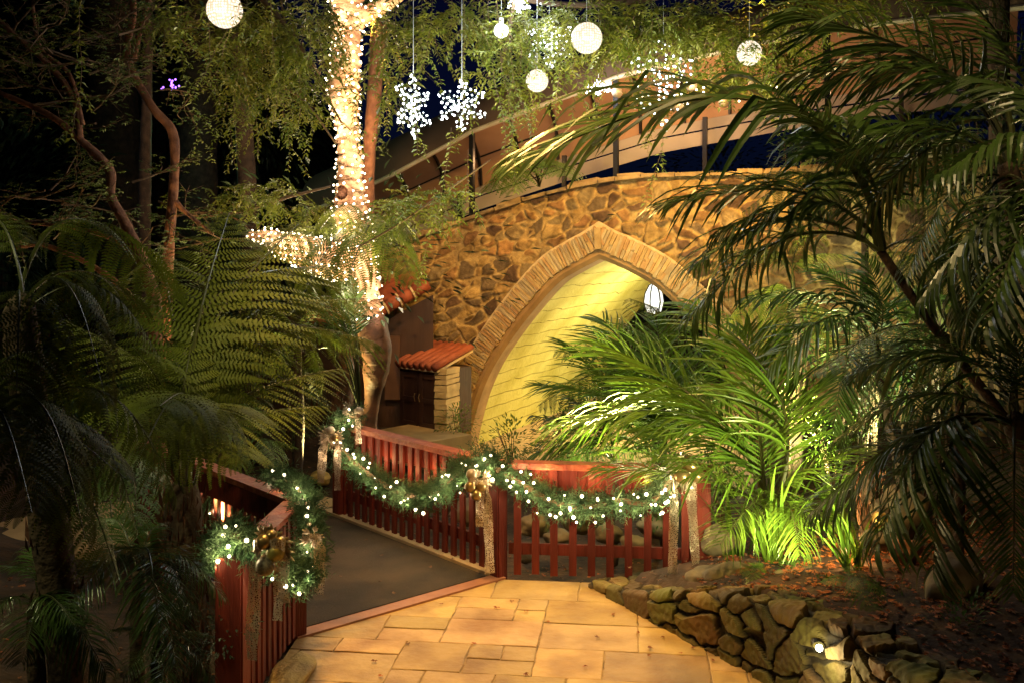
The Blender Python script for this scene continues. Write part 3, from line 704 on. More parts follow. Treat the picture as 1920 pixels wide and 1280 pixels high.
# ------------------------------------------------------------------ boulders
def boulder(c, size, label, m=M_rock, seed=0, grp=None, yaw=0, name='boulder', cat='boulder'):
    bm = bmesh.new(); bmesh.ops.create_icosphere(bm, subdivisions=4, radius=1)
    for v in bm.verts:
        d = noise.noise(v.co*1.1+V((seed*7.1, 0, 0)))*.35+noise.noise(v.co*3+V((seed, 5, 0)))*.08+noise.noise(v.co*9+V((seed, 5, 0)))*.02
        co = v.co*(1+d); v.co = V((co.x*size[0], co.y*size[1], co.z*size[2]))
    bmesh.ops.rotate(bm, verts=bm.verts, matrix=Matrix.Rotation(yaw, 3, 'Z'))
    me = bpy.data.meshes.new(name); bm.to_mesh(me); bm.free(); me.materials.append(m); me.polygons.foreach_set('use_smooth', [True]*len(me.polygons))
    o = bpy.data.objects.new(name, me); COL.objects.link(o); o.location = c; return tag(o, label, cat, grp)
boulder(P(1365,1084,7.75), (.3,.17,.13), 'long smooth brown boulder lying just right of the fence end post', seed=1)
boulder(P(1690,965,7.2), (.2,.18,.22), 'tall grey boulder beside the yellow boulder under the palms', seed=2)
boulder(P(1652,975,7.1), (.055,.05,.07), 'small yellow lit stone left of the tall grey boulder', M_rocky, 3)
boulder(P(1695,1036,6.9), (.11,.09,.11), 'rounded reddish brown stone below the tall grey boulder', mat('reddish_boulder', (.17,.07,.03), .7, col2=(.25,.11,.05), scale=4, bump=.3), 4)
boulder(P(1645,1010,7.0), (.11,.1,.08), 'small dark stone wedged left of the reddish brown stone', seed=5)
boulder(P(1790,1095,6.3), (.2,.16,.19), 'pale broad boulder low on the right of the leaf covered bed', seed=6, yaw=.5)
boulder(P(1345,1012,8.3), (.13,.1,.13), 'grey stone standing behind the fence end post', seed=7)
boulder(P(1530,1075,7.3), (.26,.12,.05), 'flat dark stone lying in the leaf litter', seed=8)
boulder(P(600,896,12.2), (.13,.11,.09), 'yellow stone at the edge of the far path', M_rocky, 9)
boulder(P(560,1262,6.5)+V((-.06,0,-.03)), (.13,.42,.08), 'yellow brown flat edging stone at the foot of the near left fence', mat('edging_stone', (.26,.16,.05), .8, col2=(.4,.27,.08), scale=5, bump=.6), 10)
for k, (px, py, D, r) in enumerate([(1000,985,9.6,.16),(1045,1010,9.3,.13),(1090,975,10,.2),(1140,1000,9.4,.14),(1190,1020,9.1,.12),(985,1040,9.0,.1),(880,960,10.4,.2),(820,940,11,.2),(1230,985,9.6,.18)]):
    boulder(P(px,py,D), (r, r*.8, r*.7), ['pale','grey','rough','small','brown','dark','wide','round','tall'][k]+' creek stone seen between the red pickets, '+['left of the wing','second along','by the middle pickets','right of centre','near its right half','at the middle post foot','left of the middle post','behind the long swag','near the end post'][k], mat('creek_stone', (.07,.05,.032), .8, col2=(.15,.11,.07), scale=5, bump=.4) if k % 2 else M_rock, 20+k, 'stones in the creek bed')

# ------------------------------------------------------------------ fronds (chord from origin to +X, arching towards +Z)
def bez(t, a, sk=.75): return V((t, 0, a*math.sin(pi*t**sk)))
def palm_frond(a, npair=42, ll=.34, lw=.012, droop=.5, t0=.16, seed=1, m=None):
    r = random.Random(seed); mb = MB(); ts = [i/24 for i in range(25)]
    mb.tube([bez(t, a) for t in ts], [.011*(1-.85*t) for t in ts], 5, 1)
    for i in range(npair):
        t = t0+(1-t0)*(i+.5)/npair; p = bez(t, a); tg = (bez(min(t+.02, 1), a)-bez(t-.02, a)).normalized()
        up = V((0,1,0)).cross(tg)*-1
        up = up if up.z > 0 else -up
        L = ll*(math.sin(pi*(.22+.72*(i+.5)/npair))**.8)*r.uniform(.9, 1.08); L0 = L
        for s in (-1, 1):
            if r.random() < .05: continue
            L = L0*r.choice((1,1,1,.9,1.08,.7)); fw = lerp(.5, 1.1, i/npair)
            d = (tg*fw+V((0,s,0))*r.uniform(.75, .9)+up*r.uniform(-.1, .45)+tg*r.uniform(-.15,.15)).normalized(); q = V(p); pts = [q]; n = 6; kink = r.randint(2, 5) if r.random() < .12 else 9
            for k in range(n):
                d = (d+V((0,0,-droop*r.uniform(.6, 1.3)*(.12+k*.13)))).normalized() if k else d
                if k == kink: d = (d+V((0,0,-1.4))).normalized()
                q = q+d*L/n; pts.append(q)
            wd = lw*r.uniform(.85, 1.15); vs = []; sd0 = None
            for k, q in enumerate(pts):
                dd = (pts[min(k+1, n)]-pts[max(k-1, 0)]).normalized(); sd = dd.cross(up+V((0,s*.4,0))).normalized()
                ww = wd*(.35 if k == 0 else math.sin(pi*min(.98, (k/n)*.62+.3))**.9 if k < n else .02)
                nn = sd.cross(dd)
                vs += [q-sd*ww, q+nn*ww*.45*(-1 if nn.z > 0 else 1), q+sd*ww]
            fs = []
            for k in range(n): b = k*3; fs += [(b, b+1, b+4, b+3), (b+1, b+2, b+5, b+4)]
            mb.add(vs, fs, 0)
    return mb.mesh('palm_frond', [m or M_palm, M_palmd])
def fern_frond(a, npair=24, pl=.36, nsub=18, droop=.35, t0=.22, seed=1, m=None, curl=0):
    r = random.Random(seed); mb = MB(); ts = [i/20 for i in range(21)]
    mb.tube([bez(t, a) for t in ts], [.009*(1-.85*t) for t in ts], 5, 1)
    for i in range(npair):
        f = (i+.5)/npair; t = t0+(1-t0)*f; p = bez(t, a); tg = (bez(min(t+.02, 1), a)-bez(t-.02, a)).normalized()
        up = V((0,-1,0)).cross(tg); up = up if up.z > 0 else -up
        L = L0 = pl*(math.sin(pi*(.16+.8*f))**.9)*r.uniform(.93, 1.05)
        for s in (-1, 1):
            if r.random() < .04: continue
            L = L0*r.choice((1,1,.95,1.05,.8)); d = (tg*r.uniform(.2,.5)+V((0,s,0))+up*r.uniform(0,.24)).normalized(); q = V(p); n = nsub; sp = L/n
            for k in range(n):
                g = k/n; d = (d+V((0,0,-droop*.16*r.uniform(.8,1.2)))+tg*.012).normalized(); q2 = q+d*sp
                side = d.cross(up).normalized(); l2 = (.78/npair)*.62*(math.sin(pi*(.34+.64*g))**.8)
                for z in (-1, 1):
                    e = (side*z+d*.35-up*.1).normalized(); wv = d*sp*.33
                    c = q+e*l2
                    mb.add([q-wv, q+e*l2*.6-wv*.8, c, q+e*l2*.6+wv*.8, q+wv], [(0,1,2,3,4)], 0)
                if k % 3 == 0: mb.add([q-up*sp*.1, q2-up*sp*.1, q2+up*sp*.1, q+up*sp*.1], [(0,1,2,3)], 1)
                q = q2
    return mb.mesh('fern_frond', [m or M_fern, M_palmd])
PF = {k: [palm_frond(a, seed=s, droop=dr, lw=.0062, ll=.42) for s, a, dr in ((1, .16, .35), (2, .24, .6), (3, .3, .45), (21, .2, .8), (22, .34, .5))] for k in ('n',)}['n']
PFW = [palm_frond(a, npair=27, ll=.5, lw=.0105, seed=s, droop=dr) for s, a, dr in ((4, .18, .5), (5, .26, .8), (23, .22, .65), (24, .3, .45))]
PFB = [palm_frond(a, npair=38, ll=.5, lw=.0068, seed=s, droop=dr, m=M_strap) for s, a, dr in ((6, .15, .22), (7, .22, .34), (25, .28, .5), (26, .1, .3))]
FF = [fern_frond(a, npair=20, seed=s, droop=dr) for s, a, dr in ((1, .2, .5), (2, .3, .7), (3, .38, .9))]
FFB = [fern_frond(a, npair=20, nsub=12, seed=s, droop=dr, m=M_ferng) for s, a, dr in ((4, .2, .5), (5, .3, .6))]
FFC = [fern_frond(a, npair=24, nsub=24, pl=.40, seed=s, droop=dr) for s, a, dr in ((8, .24, .45), (9, .36, .6))]
def frond(meshes, base, tip, par, roll=0, name='frond', sw=1.0, up=None):
    base = V(base); tip = V(tip); X = (tip-base); L = X.length; X.normalize()
    Zv = V(up) if up else V((0,0,1)); Z = (Zv-X*Zv.dot(X))
    if Z.length < .15: Z = V((0,-1,0))-X*V((0,-1,0)).dot(X)
    Z.normalize(); Y = Z.cross(X)
    Mx = Matrix((X, Y, Z)).transposed().to_4x4()
    return inst(name, R.choice(meshes), par, Matrix.Translation(base) @ Mx @ Matrix.Rotation(roll, 4, 'X') @ Matrix.Diagonal((L, L*sw, L, 1)))
def ground_at(p): return V((p.x, p.y, gz(p.x, p.y)))
def crown_plant(name, label, cat, meshes, crown, tips, trunk_r=0, mt=None, grp=None, extra=0, exl=1.2, trunk_tilt=0, roll=.25, bm_=None):
    c = V(crown); b = ground_at(c+V((trunk_tilt, 0, 0))); root = thing(name, b, label, cat, grp)
    if trunk_r:
        t = MB(); n = 14; pts = []; rr = []
        for i in range(n+1):
            f = i/n; pts.append(b.lerp(c, f)-V((0,0,.05*(1-f)))+V((noise.noise(V((f*3, c.x, 0)))*.04, noise.noise(V((f*3, c.x, 9)))*.04, 0))); rr.append(trunk_r*(1.15-.25*f)*(1+.1*(i % 2)))
        pts += [c+V((0,0,trunk_r*.7)), c+V((0,0,trunk_r*1.2))]; rr += [trunk_r*.7, trunk_r*.15]; t.tube(pts, rr, 10); t.build('trunk', mt or M_bark2, root, True)
        if bm_:                                      # fibres and old leaf bases
            f_ = MB()
            for k in range(bm_):
                z = R.random(); a = R.uniform(0, 2*pi); p = b.lerp(c, z)+V((math.cos(a), math.sin(a), 0))*trunk_r*1.05
                f_.leaf(p, V((math.cos(a)*.35, math.sin(a)*.35, R.choice((1, 1, -1)))), V((math.cos(a), math.sin(a), .3)), R.uniform(.06, .16), .014, bend=.3)
            f_.build('fibres', M_fibd, root)
    for tp_ in tips:
        if len(tp_) == 3: frond(meshes, c+V((R.uniform(-.02,.02), R.uniform(-.02,.02), 0)), P(*tp_), root, R.uniform(-roll, roll))
        else: frond(tp_[3], c, P(*tp_[:3]), root, R.uniform(-roll, roll))
    for k in range(extra):
        a = 2*pi*k/extra+R.uniform(-.3, .3); l = exl*R.uniform(.75, 1.1); e = R.uniform(-.25, .55)
        frond(meshes, c, c+V((math.cos(a)*l*math.cos(e), math.sin(a)*l*math.cos(e), l*math.sin(e))), root, R.uniform(-roll, roll))
    return root

# foreground tree ferns, left
crown_plant('tree_fern', 'large tree fern with stout fibrous trunk left of the near fence post', 'tree fern', FFC, P(345,935,6.3),
    [(230,545,6.9),(120,600,6.0),(430,400,7.2),(560,420,7.4),(690,560,7.4),(640,690,6.9),(440,770,5.3),(400,700,7.2),(190,770,5.2),(600,500,7.9),(300,760,4.9),(90,700,6.4),(480,620,8.0),(520,560,7.6),(380,560,6.6),(300,480,7.8),(610,760,6.6),(250,650,5.6),(700,640,7.8),(470,860,5.6),(260,860,5.0)], .125, M_bark2, bm_=420)
crown_plant('tree_fern', 'dark tree fern with thin black trunk at the far left edge', 'tree fern', FFC, P(40,590,4.4),
    [(300,670,4.6),(270,580,5.2),(-120,600,4.0),(200,760,3.9),(30,760,3.6),(330,560,5.6),(-60,400,5)], .085, M_bark2, trunk_tilt=.35, bm_=60)
crown_plant('tree_fern', 'low tree fern with drooping fronds in the lower left foreground', 'tree fern', FFC, P(-60,830,3.9),
    [(240,900,3.7),(200,830,4.2),(160,1010,3.4),(60,960,3.2),(170,760,4.8),(260,1000,4.2),(330,930,4.6),(100,700,4.6),(220,1080,3.8)], .1, M_bark2, trunk_tilt=0)
crown_plant('fern', 'green fern between the left fern trunks', 'fern', FFB, P(190,900,8.2), [(60,930,7.8),(300,900,7.6),(120,990,7.4),(260,990,7.2),(330,960,7.6),(210,1010,7),(20,870,8.4)], 0)
crown_plant('fern', 'leafy fern below the large tree fern on the bank left of the footbridge', 'fern', FFB, P(470,850,10.6), [(400,820,10),(520,790,10.6),(470,740,11),(430,900,10),(520,880,10),(560,840,11),(380,770,11)], 0)
crown_plant('fern', 'feathery fern left of the lit tree trunk', 'fern', FF, P(560,650,11.2), [(440,560,11),(620,560,11),(500,700,10.6),(640,640,11),(600,740,11),(470,640,11.5),(700,580,10.8),(680,660,11)], .05)
crown_plant('fern', 'fern with fronds sweeping across the lit limb of the tree', 'fern', FF, P(690,490,11.95), [(775,530,10.6),(480,470,10.4),(640,560,10.4),(780,450,11),(600,430,10.6),(560,570,10.4),(720,420,11)], .05)
crown_plant('small_palm', 'narrow fan of palm stems beside the brown lower trunk', 'palm', [palm_frond(.06, npair=20, ll=.16, lw=.008, t0=.55, seed=31, droop=.3)], P(672,770,11.0), [(612,560,11),(640,530,11.2),(590,545,11),(660,520,11.3),(575,600,10.8),(625,545,10.8),(602,575,11.2)], 0, roll=.1)
crown_plant('shrub_palm', 'dark palm shrub on the soil bank left of the lit tree', 'palm', PF, P(540,740,12.4), [(470,690,12),(600,690,12),(590,740,11.8),(480,770,12),(540,660,12.6),(610,760,12)], .04)

# palms right
PFX = [palm_frond(a, npair=19, ll=.55, lw=.017, seed=s, droop=dr) for s, a, dr in ((41, .16, .7), (42, .24, .9))]
crown_plant('kentia_palm', 'near palm at the right edge with broad drooping blades', 'palm', PFX, P(2060,330,3.9), [(1760,330,3.8),(1730,560,4.1),(1830,150,4.2),(1850,620,3.7)], .05, trunk_tilt=.6)
crown_plant('kentia_palm', 'half lit palm in the dense planting right of the arch', 'palm', PFW, P(1640,650,8.6), [(1400,560,8.7),(1430,700,8.1),(1760,560,9),(1560,820,8),(1720,780,7.8),(1530,500,9),(1480,620,8.6),(1620,480,8.8)], .04, trunk_tilt=.3)
crown_plant('fern', 'bright fern leaning over the stone wall between the dark palm fronds', 'fern', FF, P(1620,400,10.4), [(1400,330,10.4),(1390,400,10.2),(1450,470,10),(1560,310,10.8),(1700,330,10.6),(1760,400,10.4),(1660,500,10),(1520,400,9.8)], .04)
crown_plant('fern', 'dim fern in the thicket below the top right palm', 'fern', FF, P(1760,520,9.4), [(1620,480,9.4),(1640,560,9.2),(1700,430,9.6),(1840,450,9.6),(1870,540,9.2),(1780,620,9),(1700,600,8.8)], .04)
crown_plant('fern', 'single fern frond fan in the dark under the right edge palm', 'fern', FFB, P(1800,650,6.8), [(1530,700,6.6),(1620,760,6.5),(1760,760,6.3),(1850,560,7)], .03)
crown_plant('kentia_palm', 'tall dark palm whose long frond reaches left across the awning', 'palm', PFW, P(1650,470,5.6),
    [(985,300,6.4),(1240,385,6.2),(1290,600,6.0),(1300,500,6.6),(1480,190,5.2),(1340,440,5.8),(1800,250,5.6),(1820,640,5),(1560,230,7)], .028, trunk_tilt=1.6)
crown_plant('kentia_palm', 'dark palm filling the top right corner', 'palm', PFW+PF, P(1890,330,4.6),
    [(1480,140,5.0),(1480,20,4.8),(1560,300,5.2),(1700,520,4.4),(1760,-60,4.6),(1960,560,4.2),(1600,420,5.4),(1500,180,5.6),(1820,640,4.5)], .06, trunk_tilt=.8)
crown_plant('kentia_palm', 'large shaded palm at the right edge with drooping fronds over the leaf bed', 'palm', PFW+PF, P(1905,800,4.9),
    [(1520,960,5.0),(1560,830,5.4),(1640,1040,4.6),(1750,1080,4.5),(1900,1110,4.5),(1960,620,5),(1700,640,5.4),(1600,700,5.8),(1830,560,5.2)], .07, trunk_tilt=.7)
crown_plant('parlour_palm', 'bright green lit palm behind the right end of the red fence', 'palm', PFB, P(1440,960,8.0),
    [(1120,640,8.6),(1035,800,8.4),(1130,880,7.9),(1240,860,7.6),(1300,570,9),(1400,620,8.6),(1560,700,8.2),(1620,840,7.8),(1350,1020,7.3),(1500,1040,7.2),(1190,720,8.8),(1200,800,8.4),(1590,1000,7.4)], .05)
crown_plant('tree_fern', 'pale green tree fern in front of the arch opening', 'tree fern', FF+FFB, P(1235,720,11.2),
    [(1010,760,10.8),(1040,660,11),(1110,600,11.6),(1180,560,12),(1380,590,11),(1330,540,11.4),(1420,680,10.6),(1080,820,10.2),(1330,800,10),(1250,860,10),(1290,600,12)], .08)
crown_plant('tree_fern', 'tree fern with light fronds against the right of the stone wall', 'tree fern', FF, P(1490,560,10), [(1290,520,10),(1340,480,10.2),(1400,600,9.6),(1600,480,10),(1560,650,9.5),(1450,680,9.2),(1350,640,9.8),(1540,430,10.4)], .07)
crown_plant('parlour_palm', 'mid green palm clump hiding the lower right of the arch opening', 'palm', PFB, P(1240,880,10.2),
    [(1010,720,10.4),(1000,850,10),(1060,650,10.6),(1130,600,10.8),(1230,600,10.8),(1330,640,10.6),(1120,760,9.6),(1060,800,9.5),(1180,700,9.8),(1400,740,10),(1150,850,9.3),(1290,720,9.8)], .03)
crown_plant('parlour_palm', 'dark palm shrub at the foot of the arch behind the fence', 'palm', PFB[:1]+PF, P(1150,870,9.8),
    [(1010,830,9.6),(1000,780,10),(1060,740,10.2),(1250,790,9.8),(1290,860,9.4),(1200,720,10),(1100,900,9.2),(1020,880,9.3)], .03)
crown_plant('fern', 'bright fern on top of the bridge behind the right palms', 'fern', FFB, P(1640,330,12.5), [(1540,260,12),(1600,240,12.6),(1720,260,12),(1760,320,12),(1560,340,11.8),(1690,380,11.6),(1500,310,12.4),(1800,260,12)], 0)
crown_plant('fern', 'small fern on the parapet under the awning beam', 'fern', FFB, W(1010,350,.9), [(950,330,13.6),(1060,330,13.6),(990,300,14),(1040,310,13.8),(960,360,13.4),(910,360,14)], 0)
crown_plant('fern', 'little fern in the leaf litter above the retaining wall', 'fern', FFB, ground_at(P(1600,1110,6.6))+V((0,0,.03)), [(1540,1090,6.6),(1670,1120,6.4),(1590,1060,6.8),(1640,1150,6.1)], 0)
crown_plant('small_plant', 'tiny pale green rosette beside the long boulder', 'plant', PFB, ground_at(P(1415,1080,7.5))+V((0,0,.02)), [(1390,1075,7.4),(1440,1075,7.4),(1405,1055,7.6),(1425,1055,7.6),(1415,1100,7.2)], 0)
crown_plant('fan_palm', 'low fan palm in the bottom left corner', 'palm', PF, P(260,1080,4.9), [(360,1150,4.6),(350,1050,5),(420,1120,4.8),(300,980,5.2),(160,1060,4.6),(120,1150,4.3),(300,1200,4.3),(200,980,5.3),(330,1240,4.4)], .04)
crown_plant('fan_palm', 'low fan palm beside the near left fence post', 'palm', PF, P(300,1220,4.6), [(400,1290,4.5),(390,1190,4.8),(230,1270,4.3),(210,1180,4.6),(330,1150,5),(300,1320,4.2)], .04)
crown_plant('fan_palm', 'dark low palm at the left edge below the ferns', 'palm', PF, P(70,1130,4.4), [(-20,1060,4.3),(180,1060,4.5),(150,1190,4.1),(40,1240,4.0),(80,1020,4.8),(-40,1180,4.1),(200,1260,4.1)], .04)
for k, (px, py, D, lab) in enumerate([(1250,950,9.6,'leafy shrub behind the right pickets'),(1560,820,9.4,'round leafed shrub behind the lit palm'),(1480,760,9.9,'yellow green shrub above the lit palm'),(860,800,13.6,'small strap leafed plant at the left foot of the arch'),(960,835,12.9,'low green plant inside the arch foot'),(1060,830,12.6,'dark low plant in the arch opening'),
        (1720,880,7.9,'dense dark shrub among the right boulders'),(1800,1190,5.9,'low dark herb at the bottom right'),(1700,1150,6.4,'small leafy herb beside the flat stones'),(1350,850,9.2,'mixed green shrub right of the fence end'),(1640,640,9.5,'dark glossy shrub between the right palms'),(1780,700,8.2,'black green shrub deep under the right palms'),(560,800,12.6,'low herb on the soil bank'),(445,900,10.4,'spreading herb beside the far left fence'),(1500,300,13.0,'leafy shrub over the bridge parapet'),(680,860,12.0,'small round leafed herb behind the fence end post'),(1880,300,9.5,'tall shrub at the top right behind the palms'),(430,1180,5.9,'ivy clump on the ground by the near fence post'),(1500,640,10.6,'dark glossy shrub against the stone wall right of the arch'),(1420,790,9.2,'lit yellow green shrub at the heart of the right planting'),(1700,640,10.2,'tall leafy shrub behind the half lit palm'),(1620,760,9.0,'green shrub in front of the half lit palm'),(1740,300,11.5,'tall shrub rising behind the parapet ferns'),(1330,900,9.2,'bushy green shrub behind the fence end post'),(1640,1130,6.6,'low herb among the fallen leaves behind the wall light'),(1550,1110,6.9,'small herb just behind the top of the retaining wall'),(1820,1160,6.0,'dark low herb among the fallen leaves at the far right'),(1490,1075,7.4,'small tuft of leaves right of the long boulder')]):
    c = P(px, py, D); b = ground_at(c); rt = thing('shrub', b, lab, 'shrub'); sc = D/1800; r0 = {0:60,1:60,2:55,3:45,4:55,5:70,6:90,7:60,8:45,9:80,10:100,11:120,12:35,13:60,14:60,15:22,16:130,17:60,18:70,19:60,20:110,21:60,22:90,23:60,24:40,25:28,26:60,27:30}[k]*sc
    mb = MB(); st_ = MB()
    for q in range(int(260+r0*500)):
        d = V((R.gauss(0,1), R.gauss(0,1), R.gauss(0,1))).normalized(); p = c+d*r0*R.random()**.5
        mb.leaf(p, (d+V((0,0,R.uniform(-.6,.3)))), V((0,0,1)), R.uniform(.5,1)*max(.05, r0*.22), max(.018, r0*.07))
    for q in range(7): d = V((R.uniform(-1,1), R.uniform(-1,1), 1)); st_.tube([b, b.lerp(c, .6)+d*r0*.2, c+d*r0*.6], [.01,.008,.003], 4)
    mb.build('foliage', M_strap if k in (1,2,3,4,15,19) else M_palm if k in (0,9,14,5,20,21,22,23) else M_dark if k in (10,11,16,6,17) else M_ferng, rt); st_.build('stem', M_twig, rt)
# strap leaved plant in front of the uplight
for (px, py, D, n, ln_l, lab) in [(1450,1010,7.7,26,.95,'upright plant with broad glowing yellow green strap leaves'),(1600,1000,7.0,18,.6,'arching strap leafed plant left of the fibrous stump'),(1560,960,8.2,16,.9,'second strap leafed plant behind the glowing one'),(1380,1000,8.4,14,.9,'strap leafed plant nearest the fence end post')]:
    c = ground_at(P(px, py, D)); rt = thing('strap_plant', c, lab, 'plant')
    for k in range(n):
        mb = MB(); a = R.uniform(0, 2*pi); e = R.uniform(.9, 1.45); L = ln_l*R.uniform(.6, 1.15); d = V((math.cos(a)*math.cos(e), math.sin(a)*math.cos(e), math.sin(e))); q = c+V((R.uniform(-.06,.06), R.uniform(-.06,.06), 0)); vs = []
        for j in range(13):
            t = j/12; sd = d.cross(V((math.cos(a), math.sin(a), 0)))
            sd = V((-math.sin(a), math.cos(a), 0)); ww = .017*math.sin(pi*min(.99, t*.75+.24))**.8
            nn = sd.cross(d); vs += [q-sd*ww, q-nn*ww*.4, q+sd*ww]; q = q+d*L/12; d = (d+V((math.cos(a), math.sin(a), 0))*.06*t-V((0,0,.16*t*t*t+.06*t))).normalized()
        fs = []
        for j in range(12): b = j*3; fs += [(b,b+1,b+4,b+3),(b+1,b+2,b+5,b+4)]
        mb.add(vs, fs); mb.build('leaf', M_strap, rt)
# fibrous stump
c = ground_at(P(1636, 990, 7.4)); rt = thing('tree_stump', c, 'short fibrous orange stump lit from the left under the right palms', 'stump')
top_ = P(1630, 885, 7.4); mb = MB(); mb.tube([c-V((0,0,.1)), c.lerp(top_, .5), top_], [.075,.085,.06], 12); mb.build('trunk', M_bark2, rt, True)
mb = MB()
for k in range(160): z = R.random(); a = R.uniform(0, 2*pi); p = c.lerp(top_, z)+V((math.cos(a), math.sin(a), 0))*.085; mb.leaf(p, V((math.cos(a)*.3+R.uniform(-.3,.3), math.sin(a)*.3, 1)), V((math.cos(a), math.sin(a), 0)), R.uniform(.05,.12), .012)
mb.build('fibres', M_fib, rt)
lamp('stump_light', 'POINT', c+V((-.25,-.3,.12)), 5, (1,.55,.2), size=.03)

# ------------------------------------------------------------------ lit tree
def tpath(pts, D, n=8):
    sp = smooth_path([(a, b, r, (d if d else D)) for a, b, r, d in [(p+(None,))[:4] if len(p) == 3 else p for p in pts]], n)
    return [P(a, b, d) for a, b, r, d in sp], [max(.5, r)/F*d for a, b, r, d in sp]
lt = thing('lit_tree', ground_at(P(690,800,11.5)), 'pale ringed tree trunk wrapped in white fairy lights beside the bridge', 'tree')
def ringed(pts, rad, name, m, k=.22, n=18):
    mb = MB(); acc = 0; P2 = []; R2 = []
    for i in range(len(pts)-1):
        for q in range(6): P2.append(pts[i].lerp(pts[i+1], q/6)); R2.append(lerp(rad[i], rad[i+1], q/6))
    P2.append(pts[-1]); R2.append(rad[-1]); vs = []; u = V((1,0,0))
    for i, p in enumerate(P2):
        t = (P2[min(i+1, len(P2)-1)]-P2[max(i-1, 0)]).normalized(); u = (u-t*u.dot(t)).normalized(); b = t.cross(u)
        if i: acc += (P2[i]-P2[i-1]).length
        for j in range(n):
            a = 2*pi*j/n; ph = (acc/.15+.35*abs(math.sin(a*1.5+int(acc/.15)*1.1))+noise.noise(V((math.cos(a), math.sin(a), acc*3)))*.3) % 1
            vs.append(p+(u*math.cos(a)+b*math.sin(a))*R2[i]*(1-k*.5+k*ph+.08*noise.noise(V((math.cos(a)*2, math.sin(a)*2, acc*6)))))
    fs = [(i*n+j, i*n+(j+1)%n, (i+1)*n+(j+1)%n, (i+1)*n+j) for i in range(len(P2)-1) for j in range(n)]
    mb.add(vs, fs); mb.build(name, m, lt, True); return P2, R2
TPt = [(648,-60,30),(650,0,29),(650,60,27),(648,120,26),(644,170,29),(650,230,22),(655,290,22),(656,340,24),(658,400,31),(665,450,34),(678,510,30),(688,560,26),(688,600,26)]
tp1, tr1 = tpath(TPt, 11.5); A2 = ringed(tp1, tr1, 'trunk', M_trunk, .32)
tp2, tr2 = tpath([(660,495,34),(620,488,34),(580,475,30),(540,462,24),(500,447,15),(466,440,5)], 11.4); B2 = ringed(tp2, tr2, 'limb', M_trunk, .3)
tp3, tr3 = tpath([(655,45,22),(690,25,16),(730,5,12),(790,-40,10)], 11.5); C2 = ringed(tp3, tr3, 'limb', M_trunk, .1)
pd, prd = tpath([(689,592,27),(700,620,29),(706,660,28),(704,700,24),(700,730,17),(697,760,14),(692,800,15),(690,900,18)], 11.5, 6); ringed(pd, prd, 'lower_trunk', M_pod, .03)
mb = MB(); kp_ = P(645, 362, 11.28); mb.tube([kp_+V((0,.1,0)), kp_, kp_+V((-.02,-.05,.0))], [.1,.1,.085], 14, cap=False); mb.build('branch_collar', M_trunk, lt, True)
mb = MB(); mb.ball(kp_+V((0,.01,0)), .08, 12, 8, sq=(1,.4,1.1)); mb.build('knot_hole', M_bark, lt, True)
mb = MB(); mb.tube([P(688,592,11.5), P(689,598,11.5)], .185, 16); mb.build('strap', M_wire, lt)
mb = MB(); q = P(708,652,11.27); mb.box(q, (.07,.03,.045), jit=.004); mb.build('bracket', M_iron, lt)
bulb_me = None
def bulbmesh(r, m, nm): b = MB(); b.ball((0,0,0), r, 10, 7); return b.mesh(nm, m, True)
BW = bulbmesh(.0145, M_bulb, 'bulb'); BS = bulbmesh(.0125, M_bulb, 'bulb'); BC = bulbmesh(.0098, M_bulbc, 'bulb')
fl = thing('fairy_lights', P(650,300,11.5), 'warm white fairy lights wound around the tree trunk and limb', 'fairy lights')
wire = MB(); spots = []
def wrap(P2, R2, pitch, step, skip=0):
    acc = 0; u = V((1,0,0)); last = 0; pts = []
    for i in range(1, len(P2)):
        a0 = P2[i-1]; a1 = P2[i]; t = (a1-a0).normalized(); L = (a1-a0).length
        u = (u-t*u.dot(t)).normalized(); b = t.cross(u); k = max(1, int(L/.006))
        for q in range(k):
            acc += L/k; ang = 2*pi*acc/pitch+.6*math.sin(acc*7); r = lerp(R2[i-1], R2[i], q/k)*1.09+.006
            p = a0.lerp(a1, q/k)+(u*math.cos(ang)+b*math.sin(ang))*r; pts.append(p)
    wire.tube(pts[::4], .0035, 4)
    d = 0
    for i in range(1, len(pts)):
        d += (pts[i]-pts[i-1]).length
        if d > step: d = R.uniform(-.3, .3)*step; spots.append(pts[i]+V((R.uniform(-.015,.015), R.uniform(-.02,.005), R.uniform(-.02,.02))))
wrap(*A2, .095, .085); wrap(*B2, .065, .06); wrap(*C2, .1, .085)
nlow = [p for p in spots if True]
vis = [p for p in nlow if p.y < 11.62]; R.shuffle(vis)
for p in vis[:100]: inst('bulb', BW, fl, Matrix.Translation(p))
mb = MB()
for p in vis[100:]: mb.ball(p, R.uniform(.011, .016), 6, 4)
o = mb.build('bulbs', M_bulb, fl, True); o['kind'] = 'stuff'
wire.build('wire', M_wire, fl)
for px, py, e_, D in ((620,30,10,11.15),(690,130,9,11.15),(615,220,9,11.15),(690,300,9,11.15),(640,420,14,11.0),(700,480,12,11.05),(560,440,12,11.0),(650,560,9,11.05),(500,420,5,11.0),(720,540,6,11.1),(720,20,8,11.1)):
    lamp('fairy_light_glow', 'POINT', P(px, py, D), e_*1.5, (1,.76,.54), size=.1)

